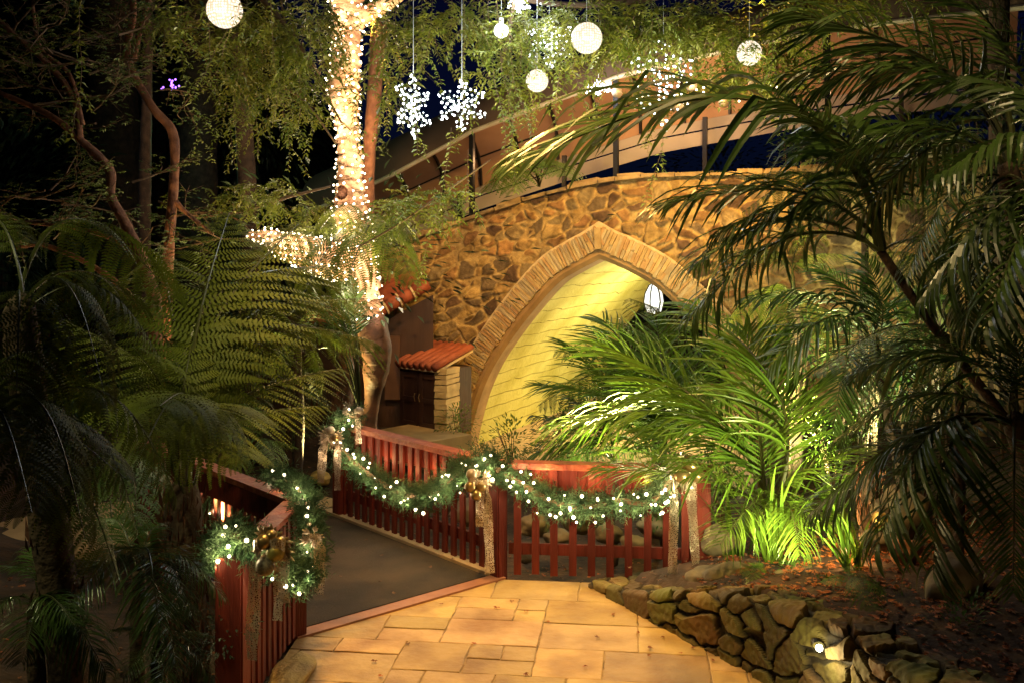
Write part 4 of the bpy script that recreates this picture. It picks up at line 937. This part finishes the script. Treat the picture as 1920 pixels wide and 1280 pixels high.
# other trunks behind
for pts, D, m, lab in (([(650,600,14),(650,650,15),(646,720,17),(640,770,22),(640,850,24)], 12.6, M_pod, 'slender ringed palm trunk just left of the lit tree'),
                       ([(278,-20,8),(276,150,9),(272,320,11),(270,520,12),(270,900,14)], 13, M_bark2, 'thin straight green trunk in the dark behind the maples'),
                       ([(380,-50,30),(372,200,34),(366,500,38),(360,900,44)], 17, M_bark2, 'thick dark trunk far back on the left'),
                       ([(712,40,14),(700,200,13),(690,330,12),(690,600,14)], 12.5, M_bark, 'dark trunk hidden right behind the lit tree'),
                       ([(205,-50,40),(215,300,44),(225,900,52)], 19, M_bark2, 'broad trunk lost in the dark at the far left')):
    a, b = tpath(pts, D, 6); rt = thing('slim_tree', ground_at(a[-1]), lab, 'tree')
    mb = MB(); mb.tube(a, [r*(1+.08*(i % 2)) for i, r in enumerate(b)], 10); mb.build('trunk', m, rt, True)
    mb = MB(); cc_ = a[0]
    for k in range(500):
        d = V((R.gauss(0,1), R.gauss(0,1), R.gauss(0,.6))); mb.leaf(cc_+d*.9+V((0,0,.9)), d, V((0,0,1)), .16, .06)
    mb.build('crown', M_dark, rt)

# ------------------------------------------------------------------ maples, left
def twigs(mb, lf, p, d, L, depth, leafn, ls):
    d = d.normalized(); pts = [V(p)]; q = V(p)
    for k in range(4): d = (d+V((R.uniform(-.3,.3), R.uniform(-.3,.3), R.uniform(-.2,.2)))).normalized(); q = q+d*L/4; pts.append(V(q))
    mb.tube(pts, [.004*depth*(1-i/6)+.001 for i in range(5)], 4)
    if depth > 1:
        for k in range(3): twigs(mb, lf, pts[R.randint(1, 4)], d+V((R.uniform(-1,1), R.uniform(-1,1), R.uniform(-.4,.4))), L*.65, depth-1, leafn, ls)
    if depth <= 2:
        for k in range(leafn):
            c = pts[R.randint(1, 4)]+V((R.gauss(0,.06), R.gauss(0,.06), R.gauss(0,.03)))
            a = R.uniform(0, 6.28)
            for s in (-.8, 0, .8): lf.leaf(c, V((math.cos(a+s), math.sin(a+s), -.3)), V((0,0,1)), ls*(1 if s == 0 else .75), ls*.34)
def maple(label, limbs, D, tips, base):
    rt = thing('maple_tree', ground_at(base), label, 'tree')
    for nm, pts in limbs:
        a, b = tpath(pts, D, 6)
        if nm == 'trunk': a.append(ground_at(base)); b.append(b[-1]*1.3)
        mb = MB(); mb.tube(a, [r*(1+.12*noise.noise(V((i*.7, D, 0)))) for i, r in enumerate(b)], 9); mb.build(nm, M_bark, rt, True)
    mb = MB(); lf = MB()
    for px, py, n in tips:
        for k in range(max(1, int(n*.6))): p = P(px+R.uniform(-25,25), py+R.uniform(-15,15), D+R.uniform(-.4,.4)); twigs(mb, lf, p, V((R.uniform(-1,1), R.uniform(-.7,.7), R.uniform(-.25,.35))), .5, 3, 5, .062)
    mb.build('twigs', M_twig, rt); lf.build('foliage', M_maple, rt)
maple('leaning maple with a forked reddish trunk at the left edge', [('trunk', [(-30,160,4),(0,175,5),(90,215,6),(150,262,7),(205,318,9),(208,368,9),(235,420,10),(262,478,11),(290,560,13)]), ('limb', [(-30,10,4),(20,60,5),(90,120,6),(140,190,6),(150,262,7)]),
    ('limb', [(30,465,4),(80,460,5),(160,492,5),(230,542,7),(290,620,8)]), ('limb', [(55,418,3),(150,430,4),(215,450,5),(262,478,7)]), ('limb', [(60,0,3),(75,90,4),(130,140,4),(155,235,5)])], 9.0,
    [(20,60,5),(90,80,5),(150,120,5),(60,200,4),(120,180,5),(180,220,4),(40,380,6),(90,370,5),(20,430,5),(120,440,3),(200,60,4),(180,140,3),(10,130,4),(240,350,3)], P(300,640,9.0))
maple('upright slim maple with a bent reddish trunk behind the tree ferns', [('trunk', [(245,-40,6),(250,30,6),(238,108,7),(285,200,8),(324,250,9),(326,340,9),(318,440,10),(312,560,11)]), ('limb', [(290,-40,4),(262,60,5),(250,115,6)]), ('limb', [(400,440,3),(350,400,4),(322,370,6)])], 9.8,
    [(240,40,5),(290,60,4),(200,100,3),(320,160,3),(330,410,4),(280,380,3),(380,460,4),(210,20,4),(150,-20,6),(60,-20,6)], P(312,700,9.8))

# ------------------------------------------------------------------ weeping overhead trees
def strand(L, seed, side=.5):
    r = random.Random(seed); mb = MB(); n = int(L/.042); q = V((0,0,0)); pts = [V(q)]; d = V((0,0,-1)); lf = []
    for k in range(n):
        d = (d*1.0+V((r.gauss(0,.09), r.gauss(0,.09), -.10))).normalized(); q = q+d*.042; pts.append(V(q))
        a = r.uniform(0, 6.28) if r.random() < .3 else (k % 2)*pi/2+seed
        for s in (0, pi):
            if r.random() < .12: continue
            e = V((math.cos(a+s), math.sin(a+s), r.uniform(-.9, .1))); lf.append((q, e, r.uniform(.045, .085)))
        if r.random() < side*.14:
            p2 = V(q); d2 = V((r.uniform(-1,1), r.uniform(-1,1), -.3)).normalized()
            for z in range(r.randint(4, 12)):
                d2 = (d2+V((0,0,-.13))).normalized(); p3 = p2+d2*.03; mb.add([p2+V((.0015,0,0)), p3+V((.0015,0,0)), p3-V((.0015,0,0)), p2-V((.0015,0,0))], [(0,1,2,3)], 1)
                p2 = p3
                for s in (0, 1): lf.append((p2, V((r.uniform(-1,1), r.uniform(-1,1), r.uniform(-.8,.1))), r.uniform(.035,.06)))
    mb.tube(pts[::2]+[pts[-1]], .0022, 3, 1, cap=False)
    for q, e, l in lf: mb.leaf(q, e, V((0,-.7,1)), l, l*.4, bend=.3)
    return mb.mesh('hanging_vine', [M_vine, M_twig])
STR = {L: [strand(L, i+int(L*10), 1.0) for i in range(3)] for L in (.5, .9, 1.4, 2.0)}
def vine(par, px, yend, D, top=None):
    e = P(px, yend, D); z1 = (P(px, top, D).z if top is not None else max(P(px, -60, D).z, e.z+.4)); L = z1-e.z
    k = min(STR, key=lambda a: abs(a-L)); sc = L/k
    inst('hanging_vine', R.choice(STR[k]), par, Matrix.Translation((e.x, e.y, z1)) @ Matrix.Rotation(R.uniform(0, 6.28), 4, 'Z') @ Matrix.Diagonal((1,1,sc,1)))
def weeping(label, base, branches, vines, clumps, D0):
    rt = thing('weeping_tree', ground_at(base), label, 'tree')
    mb = MB(); t = base; mb.tube([ground_at(base), V((base.x, base.y, 3)), V((base.x-.1, base.y-.1, 5.2)), V((base.x-.2, base.y-.4, 7))], [.16,.13,.11,.08], 10); mb.build('trunk', M_bark2, rt, True)
    for pts, D in branches:
        a, b = tpath(pts, D, 5); mb = MB(); mb.tube(a, b, 6); mb.build('branch', M_twig, rt, True)
    for v in vines: vine(rt, *v)
    lf = MB(); tw = MB()
    for px, py, rx, ry, D, n in clumps:
        for k in range(int(n*.5)):
            p = P(px+R.gauss(0, rx*.6), py+R.gauss(0, ry*.5), D+R.gauss(0, .25)); d = V((R.uniform(-1,1), R.uniform(-1,1), R.uniform(-1,.5))).normalized(); q = V(p)
            m_ = R.randint(4, 10)
            for z in range(m_):
                d = (d+V((R.uniform(-.1,.1),R.uniform(-.1,.1),-.08))).normalized(); q2 = q+d*.042
                for s in (-1, 1): sd = d.cross(V((0,0,1))).normalized(); l = R.uniform(.045,.085); lf.leaf(q2, d*R.uniform(.3,.9)+sd*s*.8+V((0,0,R.uniform(-.5,.3))), V((R.uniform(-.5,.5),-.6,1)), l, l*.38)
                q = q2
            tw.add([p+V((.002,0,0)), q, p-V((.002,0,0))], [(0,1,2)])
    lf.build('foliage', M_vine, rt); tw.build('twigs', M_twig, rt); return rt
vl = [(275,140,9.4),(312,146,9.2),(345,300,8.6),(455,190,9.2),(470,300,9.4),(500,210,9),(520,330,9.3),(535,250,9.6),(590,150,9.5),(608,330,10),(615,280,10.2),(430,240,9.8),(395,120,9),(420,170,9.4),(560,120,9),(175,90,9.6),(160,270,8.4),(480,150,10.2),(505,300,10.4),(445,330,10.6),(575,200,10.4),(455,120,8.8)]
cll = [(430,60,70,50,9.6,150),(520,60,70,60,9.6,190),(590,100,50,80,9.9,150),(480,160,60,60,10,110),(330,20,60,40,9.4,70),(610,30,40,50,10.2,90),(590,390,120,26,11.9,200),(480,360,80,24,10.2,120),(680,415,60,14,11.0,40),(440,140,60,60,10.2,110),(545,190,50,70,10.2,110)]
weeping('weeping small leafed tree overhanging left of the lit trunk', P(470,0,12.8), [([(430,-60,8),(520,30,5),(600,140,2.5)], 9.8), ([(620,350,2),(540,370,3),(440,400,2),(380,390,1)], 10.4), ([(640,230,2),(590,140,2),(540,60,2),(520,-40,3)], 10.2), ([(630,270,2),(570,190,2),(500,150,1)], 10.1)], vl, cll, 9.6)
vr = [(735,130,10),(752,110,9.6),(790,150,9.8),(815,300,9.4),(846,545,9.6,240),(865,260,9.4),(935,150,9),(925,300,9.2),(942,290,9.2),(955,230,9),(975,215,9.4),(1008,150,9.1),(1025,250,9),(1045,200,9.5),(1075,245,9),(1100,235,9.3),(1150,190,9.6),(985,300,9.3),(1245,390,9.5,220),(1250,300,9.4),(1190,160,9.4),(1300,170,9.6),(1330,190,9.8),(1370,160,9.4),(1400,210,9.6),(1440,200,9.2),(1460,160,9.5),(1340,130,9.3),(705,330,10.6),(700,220,10.6),(720,260,10.8),(740,190,10.4),(890,140,9.8),(1110,130,9.2),(1130,110,9.8),(770,90,9.9),(855,110,10.1),(905,190,10.2),(1500,110,9.6),(1540,60,9.6),(1840,110,8.8,20),(1225,120,9),(960,370,9.7,260),(878,400,9.9,280)]
clr = [(760,60,60,50,9.9,120),(730,150,40,50,10.3,70),(860,40,70,50,9.8,140),(950,60,80,60,9.5,190),(960,140,60,60,9.7,90),(1040,60,90,55,9.5,230),(1150,40,90,50,9.4,300),(1250,50,90,45,9.5,240),(1350,50,100,50,9.4,320),(1440,90,80,50,9.5,240),(1300,130,90,30,9.7,50),(1530,20,80,40,9.5,150),(1460,160,50,30,9.6,80),(1180,90,60,40,9.4,60),(1650,-10,100,40,9.2,100),(1400,140,50,30,9.6,50),(770,390,60,16,10.2,90),(830,355,50,16,10,60)]
weeping('weeping small leafed tree overhanging right of the lit trunk with long trailing strands', P(1880,0,10.8), [([(1760,-80,26),(1560,-80,18),(1300,-20,9),(1100,10,6),(900,-10,3)], 9.6), ([(968,-30,4),(955,60,4),(940,118,3)], 9.3), ([(1560,-60,10),(1480,60,5),(1440,130,2)], 9.5), ([(660,470,1.5),(740,425,2),(850,350,2),(920,300,1)], 10)], vr, clr, 9.6)

# ------------------------------------------------------------------ hanging ornaments
def cord(rt, a, z1): mb = MB(); mb.tube([a, V((a.x, a.y, z1))], .0035, 4); mb.build('cord', M_cord, rt)
ZT = 6.6
for px, py, r, D, lab in ((421,20,33,9.0,'large glowing lattice ball at the top left above the vines'),(1100,72,29,9.0,'large glowing lattice ball right of the small snowflake'),(1007,152,21,9.4,'glowing lattice ball hanging lowest, in front of the awning edge'),(1405,100,23,9.2,'glowing lattice ball in front of the awning at the right')):
    c = P(px, py, D); rad = r/F*D; rt = thing('light_ball', c, lab, 'light ball', 'glowing lattice balls hung in the trees')
    bm = bmesh.new(); bmesh.ops.create_icosphere(bm, subdivisions=4, radius=rad)
    for v in bm.verts:
        a = math.atan2(v.co.y, v.co.x); b = math.asin(max(-1, min(1, v.co.z/rad))); v.co *= 1+.018*math.sin(a*14)*math.cos(b*14)
    me = bpy.data.meshes.new('globe'); bm.to_mesh(me); bm.free(); me.materials.append(M_ball)
    me.transform(Matrix.Scale(1/rad, 4)); o = bpy.data.objects.new('globe', me); COL.objects.link(o); o.parent = rt; o.scale = (rad,)*3
    cord(rt, c+V((0,0,rad)), ZT); lamp('ball_glow', 'POINT', c-V((0,.45,.15)), 7, (1,.9,.7), size=.12)
c = P(940,58,9.1); rt = thing('light_bulb', c, 'small bright white round bulb hanging left of the upper snowflake', 'hanging bulb')
mb = MB(); mb.ball(c, .07, 16, 12); mb.build('globe', mat('lit_bulb', (1,1,1), .3, emit=(.9,1,.98), es=2.6), rt, True); mb = MB(); mb.tube([c+V((0,0,.065)), c+V((0,0,.12))], .022, 8); mb.build('cap', M_cord, rt); cord(rt, c+V((0,0,.12)), ZT); lamp('bulb_glow', 'POINT', c-V((0,.3,0)), 12, COOL, size=.07)
def snowflake(px, py, rpx, D, yaw, lab, arms=6, tall=1):
    c = P(px, py, D); r = rpx/F*D; rt = thing('snowflake_light', c, lab, 'snowflake light', 'lit wire snowflakes hung in the trees')
    X = V((math.cos(yaw), math.sin(yaw), 0)); fr = MB(); pts = []
    for k in range(arms):
        a = pi/2+2*pi*k/arms+R.uniform(-.05,.05); d = X*math.cos(a)+V((0,0,math.sin(a)))*tall; s = X*-math.sin(a)+V((0,0,math.cos(a)))*tall; line = [c+d*r*.1]
        for q in range(9):
            f = .2+.8*q/8; amp = (.12, .2, .25, .17, .24, .2, .15, .1, .02)[q]*(1 if q % 2 else -1); line.append(c+d*r*(f+R.uniform(-.02,.02))+s*r*amp*R.uniform(.6,1.3)+V((0,R.uniform(-.01,.01),0)))
        line = [V(tuple(p)) for p in smooth_path([tuple(p) for p in line], 2)]
        fr.tube(line, .003, 4); pts += line[:-1]
    fr.build('frame', M_wire, rt)
    for p in pts[:100]: inst('bulb', BC, rt, Matrix.Translation(p+V((R.uniform(-.008,.008),-.005,R.uniform(-.008,.008)))) @ Matrix.Scale(R.uniform(.6,1.35), 4))
    if len(pts) > 100:
        mb = MB()
        for p in pts[100:]: mb.ball(p, .0098, 8, 6)
        o = mb.build('bulbs', M_bulbc, rt); o['kind'] = 'stuff'
    cord(rt, c+V((0,0,r*tall)), ZT); lamp('snowflake_glow', 'POINT', c-V((0,.3,0)), 15, COOL, size=.12)
snowflake(775,200,62,9.3,1.05,'narrow snowflake light turned edge on, left of the open snowflake')
snowflake(866,198,50,9.3,.1,'open six armed snowflake light above the awning edge')
snowflake(1030,80,50,9.6,-.15,'upper snowflake light beside the large lattice ball')
snowflake(972,4,24,9.5,.2,'partly hidden snowflake light cut by the top edge')
snowflake(1244,160,78,9.2,.35,'largest snowflake light in front of the awning',6,1.15)
snowflake(1122,165,30,13.8,-.4,'small snowflake light under the awning',6,.5)
# garland with balls under the awning
def needles(path, rad, n, mb, nl=.05, w_=.004):
    for k in range(n):
        f = R.random()*(len(path)-1.001); i = int(f); p = path[i].lerp(path[i+1], f-i); t = (path[i+1]-path[i]).normalized()
        d = V((R.gauss(0,1), R.gauss(0,1), R.gauss(0,1))); d = (d-t*d.dot(t)).normalized(); rr = rad*R.uniform(.25, .9)
        q = p+d*rr*R.uniform(.1,.8); ax_ = (d+t*R.uniform(-.9,.9)).normalized(); L = rr*R.uniform(.6,1.2)
        for z in range(9):
            b = q+ax_*L*z/9; e = (ax_*.6+V((R.gauss(0,1), R.gauss(0,1), R.gauss(0,1))).normalized()*.8)
            mb.leaf(b, e, V((0,-1,.3)), nl*R.uniform(.6,1.1), w_)
def garland(label, pts, rad, nb, dens=520, grp='lit evergreen garlands', bm_=None, br=1, small=False):
    sp = smooth_path([tuple(p) for p in pts], 6); path = [V(p) for p in sp]; L = sum((b-a).length for a, b in zip(path, path[1:]))
    rt = thing('garland', path[len(path)//2], label, 'garland', grp)
    mb = MB(); needles(path, rad, int(L*dens), mb, nl=.058, w_=.0062); mb.build('needles', M_pine, rt)
    wr = MB(); wr.tube(path, rad*.16, 6); wr.build('core', M_twig, rt)
    for k in range(nb):
        gl = k % 2 == 0
        f = (k+R.random())/nb*(len(path)-1.001); i = int(f); p = path[i].lerp(path[i+1], f-i); a = R.uniform(-2.4, .6)
        inst('bulb', bm_ or BS, rt, Matrix.Translation(p+V((math.cos(a)*rad*.3+.0, -rad*R.uniform(.65,.95), R.uniform(-.75,.85)*rad))) @ Matrix.Scale(br*R.uniform(.55,1.35), 4))
        if gl: lamp('garland_bulb_light', 'POINT', p+V((math.cos(a)*rad*.3, -rad*1.05, rad*.3*math.sin(a))), .85, (1,.8,.42), size=.02)
    return rt, path
gA = thing('bauble_garland', W(1300,165,.3), 'garland of pale baubles and lights along the awning edge', 'garland')
path = [V(p) for p in smooth_path([tuple(W(a, b, .1)) for a, b in ((1175,175),(1240,200),(1310,170),(1390,160),(1470,165))], 6)]
mb = MB(); needles(path, .16, 420, mb, .07, .012); mb.build('needles', M_vine, gA)
for k in range(34):
    p = path[R.randint(0, len(path)-1)]+V((R.uniform(-.15,.15), -R.uniform(.05,.15), R.uniform(-.28,.15))); mb = MB()
    if k < 12: mb.ball(p, R.uniform(.05,.085), 14, 10); mb.build('bauble', M_silver, gA, True)
    else: inst('bulb', BW, gA, Matrix.Translation(p))
lamp('garland_glow', 'POINT', W(1300,150,-.4), 22, (1,.85,.6), size=.15)

# ------------------------------------------------------------------ evergreen garlands on the fences
def onf(px, py, A, B, off):                     # point in the vertical plane of the fence A-B, off metres towards the camera side
    X = (B-A).normalized(); n = V((X.y, -X.x, 0)); n = n if n.y < 0 else -n; a = A+n*off; k = (px-960)/F
    s = (k*a.y-a.x)/(X.x-k*X.y); p = a+X*s; return V((p.x, p.y, H-(py-YH)/F*p.y))
g1_ = [onf(px, py, cR0, cM, .12) for px, py in ((672,778),(638,792),(640,835),(672,872),(712,902),(755,925),(800,928),(838,905),(872,880),(905,868),(935,880))]
garland('lit evergreen garland swagged along the footbridge fence', g1_, .17, 46)
g2_ = [onf(px, py, cM, cRW, .12) for px, py in ((935,880),(975,905),(1020,932),(1065,948),(1110,946),(1160,938),(1210,942),(1240,922),(1255,885),(1275,862))]
garland('lit evergreen garland swagged along the right wing fence', g2_, .165, 52)
g3_ = [P(505,895,8.0),P(540,900,7.5),P(572,930,7.1),P(580,980,6.75),P(582,1030,6.5),P(575,1070,6.3),P(548,1080,6.1),P(505,1040,5.85),P(450,1005,5.75),P(425,1010,5.8),P(405,1035,5.9),P(412,1065,5.9)]
garland('lit evergreen garland looped over the near left fence post', g3_, .125, 36, 640, br=.85)
g4_ = [P(330,820,10.2),P(350,850,9.9),P(335,880,9.6),P(400,930,8.7),P(395,960,8.4)]
garland('lit evergreen garland on the far left fence glimpsed through the fern stems', g4_, .10, 16)
for a, e_ in ((g1_[3], 4.2), (g1_[5], 4.2), (g1_[7], 3.6), (g1_[9], 4), (g2_[1], 4), (g2_[3], 4.5), (g2_[5], 4.5), (g2_[7], 4.5), (g1_[1], 3.2), (g3_[2], 3.6), (g3_[4], 3.4), (g3_[9], 3.6), (g3_[7], 2), (g4_[1], 2.4), (g4_[3], 2.4)):
    lamp('garland_light', 'POINT', a+V((0,-.14,.06)), e_*.45, (1,.72,.42), size=.05)
# extra orange lamps added above the swags to light the upper boards
for q in (2, 4, 6): lamp('garland_light', 'POINT', g2_[q]+V((0,-.02,.2)), 1.9, (1,.5,.18), size=.03)
for q in (4, 5, 6, 8): lamp('garland_light', 'POINT', g1_[q]+V((0,-.02,.22)), 1.9, (1,.5,.18), size=.03)

def ribbon(rt, p, dx, L, wd, seed):
    r = random.Random(seed); mb = MB(); n = 14; vs = []; q = V(p); d = V((dx, -.15, -1)).normalized()
    for k in range(n+1):
        f = k/n; tw = math.sin(f*5+seed)*.6; sd = V((math.cos(tw), math.sin(tw), .1)); w2 = wd/2*(1 if k > 1 else .5)
        vs += [q-sd*w2, q+V((0,-.008*math.sin(k*1.3),0)), q+sd*w2]; q = q+d*L/n; d = (d+V((r.uniform(-.05,.05), r.uniform(-.06,.06), -.25))).normalized()
    for k in range(n): b = k*3; mb.add(vs[b:b+6], [(0,1,4,3),(1,2,5,4)])
    mb.build('ribbon', M_net, rt)
def cluster(label, c, baubles, leaves, ribbons, sc=1):
    rt = thing('ornament_cluster', c, label, 'christmas ornament', 'ornament clusters on the garlands')
    for k, (dx, dz, r, m) in enumerate(baubles): mb = MB(); mb.ball(c+V((dx*sc, -.08-.02*(k % 2), dz*sc)), r*sc, 20, 14); mb.build('bauble', m, rt, True)
    for k in range(leaves):
        a = 2*pi*k/leaves+R.uniform(-.2,.2); d = V((math.cos(a), -.35, math.sin(a))); mb = MB(); q = c+V((0,-.03,0)); L = sc*R.uniform(.10,.17)
        mb.tube([q, q+d*L*.6], .003, 4, 1)
        for z in (0, -.45, .45):
            e = V((math.cos(a+z), -.3, math.sin(a+z))); s0_ = q+d*L*(.35 if z else .45); sd = e.cross(V((0,-1,0))).normalized(); l2 = L*.55; w_ = .013*sc; b_ = []
            for u_ in range(6): f = u_/5; ww = w_*math.sin(pi*min(.99, f*.9+.08)); b_ += [s0_+e*l2*f-sd*ww, s0_+e*l2*f+V((0,-.006,0)), s0_+e*l2*f+sd*ww]
            for u_ in range(5): b = u_*3; mb.add(b_[b:b+6], [(0,1,4,3),(1,2,5,4)])
        mb.build('leaf', [M_silver, M_gold], rt)
    for k, (dx, L, wd) in enumerate(ribbons): ribbon(rt, c+V((max(-.07, min(.07, dx*.6))*sc, -.08, -.03*sc)), dx*.22, L, wd*.8, k+int(c.x*10))
    if ribbons:
        for sg in (-1, 1):
            mb = MB(); vs = []
            for u_ in range(9):
                a = 2*pi*u_/8; vs += [c+V((sg*(.045+.045*-math.cos(a))*sc, -.10-.03*math.sin(a), (.03*math.sin(a)+q_)*sc)) for q_ in (-.03, .03)]
            for u_ in range(8): b = u_*2; mb.add([vs[b], vs[b+1], vs[b+3], vs[b+2]], [(0,1,2,3)])
            mb.build('bow_loop', M_net, rt)
    return rt
cluster('dark gold baubles, feathery leaves and net ribbon on the near left fence post', P(512,1015,5.62), [(.035,-.035,.055,M_olive),(-.03,.03,.045,M_gold),(.01,.06,.035,M_gold),(-.02,-.11,.055,mat('woven_bauble', (.12,.1,.07), .5, col2=(.3,.25,.18), scale=60)),(.06,.02,.035,M_gold)], 9, [(-.25,.62,.1),(.1,.4,.09),(.5,.3,.1)])
cluster('silver leaf cluster with net ribbon at the near end of the left garland', P(590,1000,6.4), [(.0,0,.03,M_silver)], 5, [(.25,.35,.1)], .7)
cluster('silvery leaves and pale ribbon on the far end post of the footbridge fence', P(622,820,10.2), [(0,.08,.045,M_silver),(.05,.02,.04,M_gold)], 9, [(-.15,.42,.12),(.2,.5,.1)], 1.1)
cluster('pale round baubles on top of the far end post', P(662,772,10.3), [(-.06,.03,.05,M_silver),(.09,.03,.055,M_silver)], 6, [(.2,.3,.09)], .9)
cluster('gold bell ornament, roses and long net ribbon at the middle post', P(898,900,8.42), [(-.06,.07,.05,M_silver),(-.07,-.03,.05,M_gold),(.02,-.03,.05,M_gold),(-.02,-.1,.05,M_gold)], 8, [(.18,.75,.11),(.02,.35,.1)], 1)
cluster('gold baubles, glitter leaves and two long net ribbons on the right end post', P(1275,880,8.1), [(.06,.05,.06,M_gold),(.0,-.02,.055,M_gold),(.1,-.02,.05,M_gold),(-.04,.06,.045,M_silver)], 13, [(-.08,.95,.1),(.08,.72,.1),(.3,.45,.09)], 1.25)

# ------------------------------------------------------------------ leaf litter and fallen leaves
lm = MB()
def litter(x, y, z, s, mb):
    a = R.uniform(0, 6.28); up = V((R.uniform(-.4,.4), R.uniform(-.4,.4), 1)).normalized()
    for k in (-1.0, -.5, 0, .5, 1.0): mb.leaf(V((x, y, z)), V((math.cos(a+k), math.sin(a+k), R.uniform(-.1,.35))), up, s*(1-.25*abs(k)), s*.3, m=0)
l2 = MB()
for k in range(5200):
    x = R.uniform(-4.5, 5.5); y = R.uniform(5.2, 13.5); z = gz(x, y)
    if -1.8 < x < 1.9 and y < 8.3 and z < .02: continue
    if x < 0 and R.random() < .5: continue
    (litter(x, y, z+.012, R.uniform(.02, .045), lm if R.random() < .4 else l2))
for k in range(2400):
    x = R.uniform(1.5, 4.4); y = R.uniform(4.6, 8.2); z = gz(x, y)
    if z > .2: litter(x, y, z+.015, R.uniform(.03, .055), lm)
tag(lm.build('leaf_litter', M_litter), 'orange fallen maple leaves scattered over the dark soil', 'leaf litter', kind='stuff')
tag(l2.build('dry_litter', M_litterb), 'brown dry leaves and chips covering the soil', 'leaf litter', kind='stuff')
vi = 0
ORD = 'first second third fourth fifth sixth seventh eighth ninth tenth eleventh twelfth thirteenth fourteenth fifteenth sixteenth seventeenth eighteenth nineteenth twentieth twenty-first'.split()
for px, py in sorted(((932,1140),(986,1146),(1032,1168),(1147,1155),(1200,1188),(1246,1196),(1121,1198),(1214,1216),(1214,1232),(983,1265),(765,1208),(703,1240),(1302,1217),(1275,1226),(828,1133),(716,1268),(1150,1112),(1340,1240),(960,1128),(890,1210),(1095,1250))):
    D = F*H/(py-YH); p = P(px, py, D); mb = MB(); litter(0, 0, .012, R.uniform(.03,.048), mb); o = mb.build('fallen_leaf', M_litter); o.location = (p.x, p.y, .002)
    tag(o, 'small red maple leaf on the sandstone paving, '+ORD[vi]+' of them from the left', 'leaf', 'fallen leaves on the paving'); vi += 1
vi = 0
for px, py in sorted(((715,1050),(810,1072),(715,1100),(640,1090),(735,1122),(685,1020),(752,1035),(600,1105),(850,1058))):
    D = F*H/(py-YH); p = P(px, py, D); mb = MB(); litter(0, 0, .03, R.uniform(.024,.04), mb); o = mb.build('fallen_leaf', M_litterb); o.location = (p.x, p.y, .022)
    tag(o, 'pale dry leaf on the dark footbridge mat, '+ORD[vi]+' of them from the left', 'leaf', 'fallen leaves on the footbridge'); vi += 1

# ------------------------------------------------------------------ dark trees far behind
for k, (px, D, top, r) in enumerate([(-100,20,-40,3.0),(120,22,60,2.6),(300,21,-20,2.6),(470,20,80,2.2),(520,23,200,1.5),(1700,24,60,2.6),(1980,20,-60,3),(1350,26,250,2.4),(560,17,560,1.3),(420,16,520,1.6),(160,15,560,1.8),(0,16,300,1.8)]):
    c = P(px, top+120, D); b = ground_at(c); rt = thing('background_tree', b, ['huge','wide','tall','mid-sized','low','distant','towering','small','short','bushy','spreading','leaning'][k]+' unlit tree in the dark behind '+['the left edge','the left maple','the slim maple','the hanging vines','the lit limb','the right palms','the top right corner','the awning','the garden hut','the large tree fern','the low ferns','the leaning maple'][k], 'tree', 'unlit trees behind the garden')
    mb = MB(); mb.tube([b, V((c.x, c.y, max(.4, c.z-r*.4))), c+V((.1,0,.2))], [.16,.12,.05], 8); mb.build('trunk', M_bark2, rt)
    mb = MB()
    for q in range(1500):
        d = V((R.gauss(0,1), R.gauss(0,1), R.gauss(0,1))).normalized(); f = R.random()**.4; p = c+V((d.x*r*f, d.y*r*f, d.z*r*1.2*f)); p += V((noise.noise(p*1.3), 0, noise.noise(p*1.1)))*.5
        mb.leaf(p, d+V((0,0,-.4)), V((0,0,1)), R.uniform(.14,.3), .08)
    mb.build('crown', M_dark, rt)
for px, py, D, col, e_, lab in ((390,270,14,(.1,1,.5),9,'a'),(300,230,14.5,(.2,.7,1),3,'b'),(30,260,12,(.2,.6,1),3,'c')):
    lamp('coloured_garden_light', 'POINT', P(px, py, D), e_, col, size=.06)
pl = thing('purple_fairy_lights', P(322,157,12.5), 'tiny cluster of purple fairy lights far back between the maples', 'fairy lights')
PB = bulbmesh(.012, mat('purple_bulb', (.3,.1,1), .5, emit=(.3,.1,1), es=4), 'bulb')
for k in range(14): inst('bulb', PB, pl, Matrix.Translation(P(322+R.gauss(0,10), 157+R.gauss(0,7), 12.5)))
